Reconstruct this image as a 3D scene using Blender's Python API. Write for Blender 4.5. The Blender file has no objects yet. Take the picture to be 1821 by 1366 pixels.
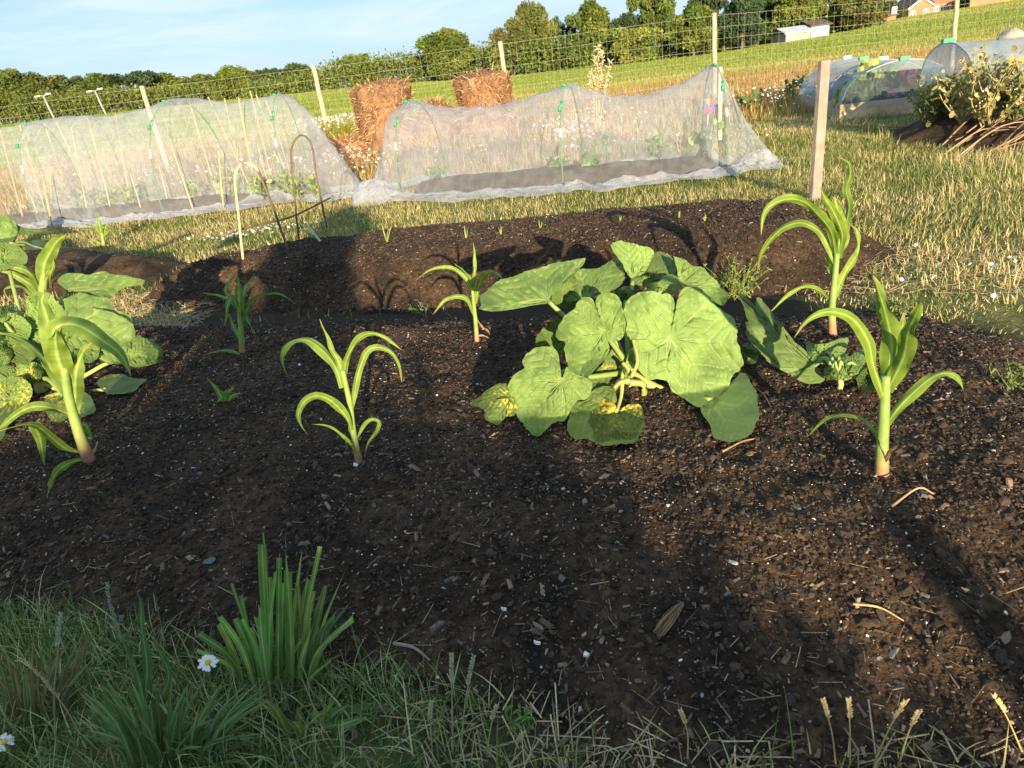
import bpy, math, numpy as np
from mathutils import Vector
RS = np.random.RandomState
rng = RS(7)
SC = bpy.context.scene
COL = SC.collection
PI = math.pi
# ------------------------------------------------------------------ camera model (photo is 1821 x 1366)
H, FP, PT, RL = 1.40, 1250.0, math.radians(23.9), math.radians(7.4)
fw = np.array([0, math.cos(PT), -math.sin(PT)]); r0 = np.array([1., 0, 0]); u0 = np.array([0, math.sin(PT), math.cos(PT)])
rt = math.cos(RL)*r0 - math.sin(RL)*u0
up = math.sin(RL)*r0 + math.cos(RL)*u0
CAM = np.array([0, 0, H])
def ray(px, py):
    px = np.asarray(px, float)[..., None]; py = np.asarray(py, float)[..., None]
    return fw + rt*(px-910.5)/FP + up*(683-py)/FP
def aty(px, py, y):                     # point on the sight line at ground distance y
    d = ray(px, py); return CAM + d*(np.asarray(y, float)/d[..., 1])[..., None]
def atz(px, py, z=0.0):
    d = ray(px, py); return CAM + d*((z-H)/d[..., 2])[..., None]
def proj(p):
    q = np.asarray(p, float)-CAM; w = q@fw; w = np.where(w < .05, .05, w)
    return 910.5+FP*(q@rt)/w, 683-FP*(q@up)/w
def inview(p, m=160):
    x, y = proj(p); q = (np.asarray(p)-CAM)@fw
    return (q > .1) & (x > -m-450) & (x < 1821+m+600) & (y > -m) & (y < 1366+m*1.6)
# ------------------------------------------------------------------ noise
_L = RS(3).rand(256, 256)
def vn(x, y):
    xi = np.floor(x).astype(int); yi = np.floor(y).astype(int); a = x-xi; b = y-yi
    a = a*a*(3-2*a); b = b*b*(3-2*b); g = lambda i, j: _L[i & 255, j & 255]
    return (g(xi, yi)*(1-a)+g(xi+1, yi)*a)*(1-b)+(g(xi, yi+1)*(1-a)+g(xi+1, yi+1)*a)*b
def fbm(x, y, o=4, s=1.0):
    x = np.asarray(x, float)*s; y = np.asarray(y, float)*s; r = 0; a = .5
    for k in range(o):
        r = r+a*(vn(x+17.3*k, y-9.1*k)-.5); x = x*2.03; y = y*2.03; a *= .5
    return r
def ss(a, b, x): t = np.clip((np.asarray(x, float)-a)/(b-a), 0, 1); return t*t*(3-2*t)
def sdpoly(P, x, y):                    # + inside
    x = np.asarray(x, float); y = np.asarray(y, float); d = np.full(x.shape, 1e9); ins = np.zeros(x.shape, bool)
    n = len(P)
    for i in range(n):
        ax, ay = P[i]; bx, by = P[(i+1) % n]; ex, ey = bx-ax, by-ay
        t = np.clip(((x-ax)*ex+(y-ay)*ey)/(ex*ex+ey*ey), 0, 1)
        d = np.minimum(d, np.hypot(x-ax-t*ex, y-ay-t*ey))
        c = ((ay > y) != (by > y)) & (x < (bx-ax)*(y-ay)/(by-ay+1e-12)+ax); ins ^= c
    return np.where(ins, d, -d)
# ------------------------------------------------------------------ terrain
BEDS = {  # name: polygon, height, flank width
 'near': ([(-4.8, 3.2), (-1.74, 1.85), (-.48, 1.33), (.0, 1.12), (.45, .95), (1.1, .90), (1.9, 1.05), (2.3, 1.9), (2.33, 2.82), (2.06, 3.42), (.84, 3.92), (-.72, 4.45), (-2.58, 5.05), (-4.8, 5.7)], .17, .75),
 'far': ([(-3.0, 5.8), (-2.3, 5.25), (-.99, 4.62), (-.12, 4.40), (1.0, 4.1), (1.52, 3.98), (2.05, 3.88), (2.6, 4.5), (2.75, 5.5), (1.95, 6.0), (.6, 6.3), (-.35, 6.5), (-1.6, 6.65), (-2.9, 6.3)], .30, .62),
 'side': ([(-8, 7.6), (-5.5, 6.9), (-4.2, 6.45), (-3.1, 6.5), (-3.0, 7.1), (-4.4, 8.3), (-8, 9.6)], .22, .6),
 'dug': ([(5.0, 8.9), (5.6, 7.6), (7.0, 6.6), (10, 6.0), (11, 9), (7.4, 11), (5.8, 10.2)], .28, .8),
 'tunnel_a': ([(-9.6, 12.6), (-7.9, 12.0), (-4.6, 11.0), (-3.0, 10.7), (-2.8, 11.2), (-4.4, 11.9), (-9.6, 13.5)], .16, .3),
 'tunnel_b': ([(-1.1, 9.45), (1.0, 8.75), (2.75, 8.25), (2.95, 9.1), (1.2, 9.9), (-1.0, 10.6)], .17, .3)}
def bed_h(k, x, y):
    P, h, w = BEDS[k]; jit = fbm(x, y, 3, 1.7)*.22
    sd = sdpoly(P, x, y)+jit; c = np.clip(sd/w, 0, 1)
    z = h*np.sin(c*PI/2)**1.15 + np.where(sd < 0, np.maximum(sd, -.3)*.35, 0)
    return z + np.where(sd > 0, fbm(x, y, 3, 2.3)*.06*c, 0), sd
def far_z(x, y):
    az = np.clip(x/np.maximum(y, 1), -1, 1)
    v = np.interp(az, [-1, -.7, -.2, .1, .32, .6, .9], [4.2, 3.4, 2.2, .6, .1, 1.7, 2.6])
    return v*ss(28, 150, y)
def base_z(x, y): return far_z(x, y)+fbm(x, y, 3, .9)*.05*ss(.5, 3, np.hypot(x, y))
def top_z(x, y):
    x = np.asarray(x, float); y = np.asarray(y, float); z = base_z(x, y)
    for k in BEDS: z = np.maximum(z, np.where(np.hypot(x, y) < 20, bed_h(k, x, y)[0], -9))
    return z
def hit(px, py):                        # where the sight line meets the ground
    d = ray(px, py); t = np.concatenate([np.arange(.6, 14, .01), np.geomspace(14, 400, 900)])
    p = CAM+d*t[:, None]; b = p[:, 2]-top_z(p[:, 0], p[:, 1]); i = int(np.argmax(b < 0)) if (b < 0).any() else len(t)-1
    q = p[i].copy(); q[2] = float(top_z(q[0], q[1])); return q
# ------------------------------------------------------------------ mesh helpers
def mesh_obj(name, V, F, m, parent=None, tint=None, smooth=True, loc=None):
    """V (n,3); F (m,k) array or list of arrays; tint (n,3)"""
    V = np.asarray(V, np.float32)
    if loc is not None: V = V-np.asarray(loc, np.float32)
    Fs = F if isinstance(F, list) else [F]
    Fs = [np.asarray(f, np.int32) for f in Fs if len(f)]
    me = bpy.data.meshes.new(name)
    me.vertices.add(len(V)); me.vertices.foreach_set('co', V.ravel())
    idx = np.concatenate([f.ravel() for f in Fs]); tot = np.concatenate([np.full(len(f), f.shape[1], np.int32) for f in Fs])
    st = np.concatenate([[0], np.cumsum(tot)[:-1]]).astype(np.int32)
    me.loops.add(len(idx)); me.loops.foreach_set('vertex_index', idx)
    me.polygons.add(len(tot)); me.polygons.foreach_set('loop_start', st); me.polygons.foreach_set('loop_total', tot)
    me.polygons.foreach_set('use_smooth', np.full(len(tot), smooth, bool))
    if tint is not None:
        a = me.attributes.new('tint', 'FLOAT_COLOR', 'POINT'); c = np.ones((len(V), 4), np.float32); c[:, :3] = tint
        a.data.foreach_set('color', c.ravel())
    me.update(calc_edges=True)
    if m: me.materials.append(m)
    o = bpy.data.objects.new(name, me); COL.objects.link(o)
    if loc is not None: o.location = [float(v) for v in loc]
    if parent: o.parent = parent
    return o
class MB:
    def __init__(s): s.V = []; s.F = {}; s.T = []; s.n = 0
    def add(s, V, F, t=(1, 1, 1)):
        V = np.asarray(V, float).reshape(-1, 3)
        if isinstance(F, list) and np.ndim(F[0]) == 1: F = np.asarray(F)
        for f in (F if isinstance(F, list) else [F]):
            f = np.asarray(f, int)
            if len(f): s.F.setdefault(f.shape[1], []).append(f+s.n)
        t = np.asarray(t, float); s.T.append(np.broadcast_to(t, (len(V), 3)) if t.ndim == 1 else t); s.V.append(V); s.n += len(V)
    def box(s, c, d, t=(1, 1, 1), M=None):
        d = np.asarray(d, float)/2
        V = np.array([[x, y, z] for z in (-1, 1) for y in (-1, 1) for x in (-1, 1)])*d
        if M is not None: V = V@np.asarray(M).T
        s.add(V+np.asarray(c), [[0, 2, 3, 1], [4, 5, 7, 6], [0, 1, 5, 4], [2, 6, 7, 3], [0, 4, 6, 2], [1, 3, 7, 5]], t)
    def tube(s, P, R, n=6, t=(1, 1, 1), cap=True):
        P = np.asarray(P, float); k = len(P); R = np.broadcast_to(np.asarray(R, float), (k,))
        T = np.gradient(P, axis=0); T /= np.linalg.norm(T, axis=1)[:, None]+1e-12
        ref = np.array([0, 0, 1.]) if abs(T[:, 2]).mean() < .8 else np.array([1., 0, 0])
        A = np.cross(T, ref); A /= np.linalg.norm(A, axis=1)[:, None]+1e-12; B = np.cross(T, A)
        a = np.arange(n)/n*2*PI
        V = (P[:, None]+R[:, None, None]*(A[:, None]*np.cos(a)[None, :, None]+B[:, None]*np.sin(a)[None, :, None])).reshape(-1, 3)
        i = np.arange(k-1)[:, None]*n; j = np.arange(n)[None]; j2 = (j+1) % n
        F = np.stack([i+j, i+j2, i+n+j2, i+n+j], -1).reshape(-1, 4)
        tt = np.asarray(t, float)
        if tt.ndim == 2: tt = np.repeat(tt, n, 0)
        fs = [F]
        if cap: fs += [np.arange(n)[None, ::-1], (np.arange(n)+(k-1)*n)[None]]
        s.add(V, fs, tt)
    def build(s, name, m, parent=None, smooth=True, loc=None):
        return mesh_obj(name, np.concatenate(s.V), [np.concatenate(v) for v in s.F.values()], m, parent, np.concatenate(s.T), smooth, loc)
def crom(P, n):
    P = np.asarray(P, float); k = len(P); Q = np.vstack([2*P[0]-P[1], P, 2*P[-1]-P[-2]])
    s = np.concatenate([[0], np.cumsum(np.linalg.norm(np.diff(P, axis=0), axis=1))]); u = np.interp(np.linspace(0, s[-1], n), s, np.arange(k))
    i = np.minimum(u.astype(int), k-2); t = (u-i)[:, None]; a, b, c, d = Q[i], Q[i+1], Q[i+2], Q[i+3]
    return .5*((2*b)+(-a+c)*t+(2*a-5*b+4*c-d)*t*t+(-a+3*b-3*c+d)*t**3)
def rots(n, R, tilt):                   # random z rotation plus random tilt
    a = R.rand(n)*2*PI; b = R.randn(n)*tilt; c = R.randn(n)*tilt
    ca, sa, cb, sb, cc, sc = np.cos(a), np.sin(a), np.cos(b), np.sin(b), np.cos(c), np.sin(c); o = np.zeros(n); i = np.ones(n)
    Z = np.stack([ca, -sa, o, sa, ca, o, o, o, i], -1).reshape(n, 3, 3)
    X = np.stack([i, o, o, o, cb, -sb, o, sb, cb], -1).reshape(n, 3, 3); Y = np.stack([cc, o, sc, o, i, o, -sc, o, cc], -1).reshape(n, 3, 3)
    return Z@X@Y
def scatter(name, shape, P, S, M, tint, m, smooth=False, var=0):
    V0, F0 = shape; V0 = np.asarray(V0, float); F0 = np.asarray(F0, int); n = len(P); k = len(V0)
    V = V0[None]*S[:, None, :]
    if var: V = V*(1+var*(RS(5).rand(n, k, 1)-.5))
    V = np.einsum('nij,nkj->nki', M, V)+P[:, None]
    F = (F0[None]+(np.arange(n)*k)[:, None, None]).reshape(-1, F0.shape[1])
    return mesh_obj(name, V.reshape(-1, 3), F, m, None, np.repeat(tint, k, 0), smooth)
BOX = (np.array([[x*(1-.25*(z > 0)), y*(1-.25*(z > 0)), z] for z in (-.5, .5) for y in (-.5, .5) for x in (-.5, .5)]),
       [[0, 2, 3, 1], [4, 5, 7, 6], [0, 1, 5, 4], [2, 6, 7, 3], [0, 4, 6, 2], [1, 3, 7, 5]])
_g = (1+5**.5)/2
ICO = (np.array([[-1, _g, 0], [1, _g, 0], [-1, -_g, 0], [1, -_g, 0], [0, -1, _g], [0, 1, _g], [0, -1, -_g], [0, 1, -_g], [_g, 0, -1], [_g, 0, 1], [-_g, 0, -1], [-_g, 0, 1]])/1.902/1,
       [[0, 11, 5], [0, 5, 1], [0, 1, 7], [0, 7, 10], [0, 10, 11], [1, 5, 9], [5, 11, 4], [11, 10, 2], [10, 7, 6], [7, 1, 8], [3, 9, 4], [3, 4, 2], [3, 2, 6], [3, 6, 8], [3, 8, 9], [4, 9, 5], [2, 4, 11], [6, 2, 10], [8, 6, 7], [9, 8, 1]])
# ------------------------------------------------------------------ naming
def tag(o, label=None, cat=None, group=None, kind=None):
    if label: o['label'] = label
    if cat: o['category'] = cat
    if group: o['group'] = group
    if kind: o['kind'] = kind
    return o
def thing(name, loc, label, cat, group=None):
    o = bpy.data.objects.new(name, None); o.empty_display_size = .05; COL.objects.link(o); o.location = [float(v) for v in loc]
    return tag(o, label, cat, group)
def under(o, parent):                   # meshes are built in world space
    o.parent = parent; o.matrix_parent_inverse.identity()
    l = parent.location; pl = parent.parent.location if parent.parent else Vector((0, 0, 0))
    o.location = o.location-l-pl
    return o
# ------------------------------------------------------------------ materials
def mat(name, col=None, rough=.8, spec=.3, trans=0, nscale=0, namp=.3, bump=0, bscale=60, sheen=0, tcol=None, extra=None):
    m = bpy.data.materials.new(name); m.use_nodes = True; t = m.node_tree; N = t.nodes; L = t.links; N.clear()
    out = N.new('ShaderNodeOutputMaterial'); b = N.new('ShaderNodeBsdfPrincipled')
    b.inputs['Roughness'].default_value = rough; b.inputs['Specular IOR Level'].default_value = spec
    if col is None:
        a = N.new('ShaderNodeAttribute'); a.attribute_name = 'tint'; src = a.outputs['Color']
    else:
        a = N.new('ShaderNodeRGB'); a.outputs[0].default_value = (*col, 1); src = a.outputs[0]
    g = N.new('ShaderNodeNewGeometry')
    if nscale:
        n = N.new('ShaderNodeTexNoise'); n.inputs['Scale'].default_value = nscale; n.inputs['Detail'].default_value = 6
        L.new(g.outputs['Position'], n.inputs['Vector'])
        r = N.new('ShaderNodeMapRange'); r.inputs[1].default_value = .3; r.inputs[2].default_value = .7; r.inputs[3].default_value = 1-namp; r.inputs[4].default_value = 1+namp
        L.new(n.outputs[0], r.inputs[0]); x = N.new('ShaderNodeMix'); x.data_type = 'RGBA'; x.blend_type = 'MULTIPLY'; x.inputs[0].default_value = 1
        L.new(src, x.inputs[6]); L.new(r.outputs[0], x.inputs[7]); src = x.outputs[2]
    L.new(src, b.inputs['Base Color'])
    if bump:
        n = N.new('ShaderNodeTexNoise'); n.inputs['Scale'].default_value = bscale; n.inputs['Detail'].default_value = 8
        L.new(g.outputs['Position'], n.inputs['Vector']); k = N.new('ShaderNodeBump'); k.inputs['Strength'].default_value = bump; k.inputs['Distance'].default_value = 1/bscale
        L.new(n.outputs[0], k.inputs['Height']); L.new(k.outputs[0], b.inputs['Normal'])
    sh = b.outputs[0]
    if trans:
        tr = N.new('ShaderNodeBsdfTranslucent'); x = N.new('ShaderNodeMix'); x.data_type = 'RGBA'; x.blend_type = 'MULTIPLY'; x.inputs[0].default_value = 1
        L.new(src, x.inputs[6]); x.inputs[7].default_value = (*(tcol or (1.2, 1.15, .6)), 1); L.new(x.outputs[2], tr.inputs[0])
        mx = N.new('ShaderNodeMixShader'); mx.inputs[0].default_value = trans; L.new(sh, mx.inputs[1]); L.new(tr.outputs[0], mx.inputs[2]); sh = mx.outputs[0]
    L.new(sh, out.inputs[0]); return m
def net_mat(name, a0, a1, col=(.78, .8, .83)):
    m = bpy.data.materials.new(name); m.use_nodes = True; t = m.node_tree; N = t.nodes; L = t.links; N.clear()
    out = N.new('ShaderNodeOutputMaterial'); d = N.new('ShaderNodeBsdfDiffuse'); d.inputs[0].default_value = (*col, 1)
    tl = N.new('ShaderNodeBsdfTranslucent'); tl.inputs[0].default_value = (*col, 1); m1 = N.new('ShaderNodeMixShader'); m1.inputs[0].default_value = .35
    L.new(d.outputs[0], m1.inputs[1]); L.new(tl.outputs[0], m1.inputs[2])
    lw = N.new('ShaderNodeLayerWeight'); lw.inputs[0].default_value = .35
    g = N.new('ShaderNodeNewGeometry'); n = N.new('ShaderNodeTexNoise'); n.inputs['Scale'].default_value = 5; n.inputs['Detail'].default_value = 5; n.inputs['Distortion'].default_value = 1.5
    L.new(g.outputs['Position'], n.inputs['Vector'])
    r = N.new('ShaderNodeMapRange'); r.inputs[3].default_value = a0; r.inputs[4].default_value = a1; L.new(lw.outputs['Facing'], r.inputs[0])
    q = N.new('ShaderNodeMapRange'); q.inputs[1].default_value = .35; q.inputs[2].default_value = .75; q.inputs[3].default_value = .75; q.inputs[4].default_value = 1.35; L.new(n.outputs[0], q.inputs[0])
    mu = N.new('ShaderNodeMath'); mu.operation = 'MULTIPLY'; mu.use_clamp = True; L.new(r.outputs[0], mu.inputs[0]); L.new(q.outputs[0], mu.inputs[1])
    tp = N.new('ShaderNodeBsdfTransparent'); m2 = N.new('ShaderNodeMixShader'); L.new(mu.outputs[0], m2.inputs[0]); L.new(tp.outputs[0], m2.inputs[1]); L.new(m1.outputs[0], m2.inputs[2])
    L.new(m2.outputs[0], out.inputs[0]); return m
M_soil = mat('compost', None, .95, .15, nscale=35, namp=.55, bump=.9, bscale=90)
M_bits = mat('bits', None, .85, .2, nscale=120, namp=.3)
M_grass = mat('grass', None, .55, .25, trans=.3)
M_leaf = mat('squash_leaf', None, .6, .25, trans=.25, nscale=9, namp=.22, bump=.25, bscale=160)
M_corn = mat('corn_leaf', None, .6, .25, trans=.35, nscale=30, namp=.1)
M_stem = mat('stem', None, .5, .35, nscale=40, namp=.12)
M_wood = mat('wood', None, .85, .2, nscale=9, namp=.22, bump=.3, bscale=70)
M_plast = mat('plastic', None, .4, .4)
M_crown = mat('crown', None, .75, .1, trans=.4)
M_brick = mat('masonry', None, .9, .15, nscale=.8, namp=.18)
M_straw = mat('straw', None, .8, .2, trans=.1)
M_petal = mat('petal', None, .6, .2, trans=.25, tcol=(1, 1, 1))
M_net = net_mat('insect_net', .20, .72, (.42, .45, .50))
M_net2 = net_mat('bunched_net', .25, .8, (.50, .53, .60))
M_net3 = net_mat('blue_net', .26, .75, (.40, .50, .56))
M_wire = mat('wire', (.30, .30, .24), .6, .3)
# ------------------------------------------------------------------ ground sheet
def axis(lo, a, b, hi, d, g):
    L = list(np.arange(a, b+d/2, d)); s = d; v = b
    while v < hi: s = min(s*g, 60); v += s; L.append(v)
    s = d; v = a; A = []
    while v > lo: s = min(s*g, 60); v -= s; A.append(v)
    return np.array(A[::-1]+L)
xs = axis(-1600, -5, 8, 1600, .06, 1.06); ys = axis(-60, .3, 13, 2400, .06, 1.05)
X, Y = np.meshgrid(xs, ys); Z = base_z(X, Y)+fbm(X, Y, 3, 6)*.012*(np.hypot(X, Y) < 30)
def beds_in(x, y, names=BEDS):
    s = np.full(np.shape(x), -9.)
    for k in names: s = np.maximum(s, bed_h(k, x, y)[1])
    return s
sdb = np.where(np.hypot(X, Y) < 22, beds_in(X, Y), -9); Z = Z-.09*ss(.02, .2, sdb)
n1 = fbm(X, Y, 4, .8)+.5; n2 = fbm(X, Y, 4, 3.1)+.5
def mixc(a, b, t): return np.asarray(a)*(1-t[..., None])+np.asarray(b)*t[..., None]
T = mixc((.05, .075, .018), (.19, .155, .06), np.clip((n2-.35)*2.2, 0, 1))
T = mixc(T, (.30, .21, .085), ss(.1, .5, n1-.25)*ss(11, 15, Y))
FIELD = lambda x, y: ss(29.5, 33.5, y+2.0*fbm(x, y, 3, .25)*2+.12*x*0)
st = .5+.5*np.sin((Y+.35*X)*.55+fbm(X, Y, 3, .06)*9)
fld = mixc((.115, .165, .03), (.17, .215, .045), np.clip(.55*st+.9*(fbm(X, Y, 4, .05)+.2), 0, 1)); fld = mixc(fld, (.27, .25, .075), ss(.45, .8, fbm(X*.5, Y, 4, .03)+.5)*.6)
T = mixc(T, fld, FIELD(X, Y))
T = mixc(T, (.035, .026, .018), ss(-.25, 0, sdb)*.8)
FUR = [(-2.4, 4.85), (-.7, 4.3), (.9, 3.75), (1.6, 3.5), (1.7, 3.95), (-.2, 4.55), (-1.0, 4.75), (-2.3, 5.4)]
T = mixc(T, (.028, .021, .015), ss(-.15, .02, sdpoly(FUR, X, Y)))
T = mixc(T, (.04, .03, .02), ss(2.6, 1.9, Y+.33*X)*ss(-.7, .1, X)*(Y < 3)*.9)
nx, ny = len(xs), len(ys); ii = np.arange(nx*ny).reshape(ny, nx)
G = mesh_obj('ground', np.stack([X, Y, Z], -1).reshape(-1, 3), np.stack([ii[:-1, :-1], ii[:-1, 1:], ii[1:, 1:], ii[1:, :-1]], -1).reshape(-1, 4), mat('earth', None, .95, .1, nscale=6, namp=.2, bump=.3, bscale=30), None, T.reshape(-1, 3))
tag(G, kind='structure')
# ------------------------------------------------------------------ soil beds
def soil_tint(x, y):
    a = np.clip(fbm(x, y, 5, 5)*1.6+.5, 0, 1); b = fbm(x, y, 3, 40)+.5
    return mixc((.011, .0082, .0068), (.070, .042, .023), a)*(.6+.8*b)[..., None]
def bed(name, k, d, m=.1):
    P = np.array(BEDS[k][0]); lo = P.min(0)-.15; hi = P.max(0)+.15
    x, y = np.meshgrid(np.arange(lo[0], hi[0], d), np.arange(lo[1], hi[1], d)); z, sd = bed_h(k, x, y)
    amp = min(1, .02/d+.3)
    z = z+np.where(sd > -.05, fbm(x, y, 4, 7)*.040+fbm(x, y, 3, 42)*.011*amp+fbm(x, y, 2, 110)*.004*amp, 0)
    vi = inview(np.stack([x, y, z], -1).reshape(-1, 3), 700).reshape(x.shape)
    keep = (sd > -m) & vi; c = keep[:-1, :-1] & keep[1:, :-1] & keep[:-1, 1:] & keep[1:, 1:]
    i = np.arange(x.size).reshape(x.shape); F = np.stack([i[:-1, :-1], i[:-1, 1:], i[1:, 1:], i[1:, :-1]], -1)[c]
    used = np.unique(F); mp = np.zeros(x.size, int); mp[used] = np.arange(len(used))
    o = mesh_obj(name, np.stack([x, y, z], -1).reshape(-1, 3)[used], mp[F], M_soil, None, soil_tint(x, y).reshape(-1, 3)[used])
    return tag(o, kind='structure')
bed('soil_bed', 'near', .011); bed('soil_mound', 'far', .016); bed('soil_heap', 'side', .03); bed('dug_soil', 'dug', .04)
bed('covered_soil', 'tunnel_a', .05); bed('covered_soil', 'tunnel_b', .05)
# --- mulch: chips, grit, crumbs
def bed_points(k, n, R, smin=.0):
    P = np.array(BEDS[k][0]); lo = P.min(0); hi = P.max(0); p = lo+R.rand(n, 2)*(hi-lo); z, sd = bed_h(k, p[:, 0], p[:, 1])
    q = np.stack([p[:, 0], p[:, 1], z+fbm(p[:, 0], p[:, 1], 4, 7)*.040+.002], -1)[sd > smin]; return q[inview(q, 60)]
R = RS(11)
pa = bed_points('near', 170000, R, -.03); pa = pa[R.rand(len(pa)) < np.clip(3.2/pa[:, 1], .45, 1)]
pb = bed_points('far', 42000, R, -.03); P = np.concatenate([pa, pb, bed_points('dug', 2500, R), bed_points('side', 5000, R)]); P = P[R.rand(len(P)) < np.clip(.72+1.3*fbm(P[:, 0], P[:, 1], 3, 2.2), .12, 1)]; n = len(P)
pal = np.array([(.022, .016, .012), (.042, .028, .019), (.07, .046, .03), (.12, .082, .054), (.22, .155, .10), (.085, .08, .076)])
ci = R.choice(6, n, p=[.22, .25, .22, .16, .07, .08])
ln = np.exp(R.randn(n)*.58)*.0092; ln = np.minimum(ln, .045)
scatter('wood_chips', BOX, P, np.stack([ln, ln*(.18+.3*R.rand(n)), ln*(.08+.14*R.rand(n))], -1), rots(n, R, .35), pal[ci]*(.7+.6*R.rand(n, 1)), M_bits)
tag(bpy.data.objects['wood_chips'], kind='stuff')
pa = bed_points('near', 46000, R); pb = bed_points('far', 17000, R); P = np.concatenate([pa, pb, bed_points('dug', 900, R)]); n = len(P)
pal = np.array([(.36, .33, .29), (.52, .50, .48), (.26, .18, .12), (.58, .48, .36), (.18, .17, .17), (.36, .2, .11)])
P = P[R.rand(n) < np.clip(.55+2.2*fbm(P[:, 0]-3, P[:, 1], 3, 1.8), .08, 1)]; n = len(P); ci = R.choice(6, n, p=[.24, .2, .2, .14, .14, .08]); s = np.minimum(np.exp(R.randn(n)*.65)*.0012, .0065)
scatter('pale_grit', ICO, P, np.stack([s*(1+.5*R.rand(n)), s, s*.6], -1), rots(n, R, .3), pal[ci]*(.7+.5*R.rand(n, 1)), M_bits, False, .35)
tag(bpy.data.objects['pale_grit'], kind='stuff')
P = np.concatenate([bed_points('near', 150000, R), bed_points('far', 60000, R)]); n = len(P); s = np.minimum(np.exp(R.randn(n)*.55)*.0033, .017)
scatter('soil_crumbs', ICO, P, np.stack([s*1.2, s, s*.8], -1), rots(n, R, .5), np.array([.034, .022, .015])*(.35+1.3*R.rand(n, 1)), M_bits, False, .4)
tag(bpy.data.objects['soil_crumbs'], kind='stuff')
P = np.concatenate([bed_points('near', 2600, R), bed_points('far', 900, R)]); P = P[R.rand(len(P)) < np.clip(.4+2.5*fbm(P[:, 0]+5, P[:, 1], 3, 1.4), .05, 1)]; n = len(P); s = .007+.014*R.rand(n)**2
_v = np.array(ICO[0]); _f = ICO[1]; V2 = list(_v); F2 = []; cache = {}
def _m(a, b_):
    k = (min(a, b_), max(a, b_))
    if k not in cache: q = (V2[a]+V2[b_])/2; V2.append(q/np.linalg.norm(q)); cache[k] = len(V2)-1
    return cache[k]
for a_, b_, c_ in _f: x_, y_, z_ = _m(a_, b_), _m(b_, c_), _m(c_, a_); F2 += [[a_, x_, z_], [b_, y_, x_], [c_, z_, y_], [x_, y_, z_]]
tag(scatter('soil_clods', (np.array(V2), F2), P-[0, 0, .003], np.stack([s*1.25, s, s*.75], -1), rots(n, R, .5), np.array([.030, .021, .015])*(.6+.8*R.rand(n, 1)), M_soil, False, .45), kind='stuff')
P = bed_points('near', 900, R); P = np.concatenate([P, bed_points('near', 60000, R, -.05)]); P = P[(P[:, 1] < 1.75-.33*P[:, 0]) & ((R.rand(len(P)) < .02+.16*ss(1.75, 1.1, P[:, 1]+.33*P[:, 0])))]
n = len(P); ln = .02+.07*R.rand(n)**1.6
scatter('straw_bits', BOX, P+[0, 0, .004], np.stack([ln, .0012+.0016*R.rand(n), .001+0*ln], -1), rots(n, R, .16), np.array([.27, .215, .14])*(.35+.7*R.rand(n, 1)), M_bits)
tag(bpy.data.objects['straw_bits'], kind='stuff')
def verge_pts(n, x0, x1, y0, y1, f):
    x = R.uniform(x0, x1, n); y = R.uniform(y0, y1, n); k = f(x, y) & (beds_in(x, y) < .06); x, y = x[k], y[k]; p = np.stack([x, y, np.maximum(base_z(x, y), top_z(x, y))+.004], -1); return p[inview(p, 60)]
P = verge_pts(14000, -1.6, 2.6, .6, 2.0, lambda x, y: (y < 1.95-.33*x) & (x > -.7)); n = len(P); ln = np.minimum(np.exp(R.randn(n)*.5)*.012, .045)
pal = np.array([(.035, .024, .017), (.055, .038, .026), (.11, .08, .055), (.2, .15, .1)])
tag(scatter('verge_chips', BOX, P, np.stack([ln, ln*.35, ln*.18], -1), rots(n, R, .35), pal[R.randint(0, 4, n)]*(.7+.6*R.rand(n, 1)), M_bits), kind='stuff')
P = np.concatenate([verge_pts(3400, -1.8, 2.6, .6, 2.0, lambda x, y: (y < 1.98-.33*x) & (x > -.6+.5*R.rand(len(x))) & (fbm(x, y, 2, 4) > -.12)), verge_pts(9000, 1.5, 5.2, 2.0, 5.6, lambda x, y: (np.abs(y-(4.55-.5*(x-1.6))) < .55+.3*fbm(x, y, 2, 3)) & (x > 1.4)), verge_pts(2500, -3.6, -2.2, 4.6, 6.2, lambda x, y: x > -9)]); n = len(P); ln = .05+.13*R.rand(n)**1.4
tag(scatter('straw_thatch', BOX, P+np.stack([0*ln, 0*ln, .012*R.rand(n)], -1), np.stack([ln, .0016+.0022*R.rand(n), .0012+0*ln], -1), rots(n, R, .22), np.array([.40, .31, .18])*(.4+.8*R.rand(n, 1)), M_bits), kind='stuff')
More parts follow.
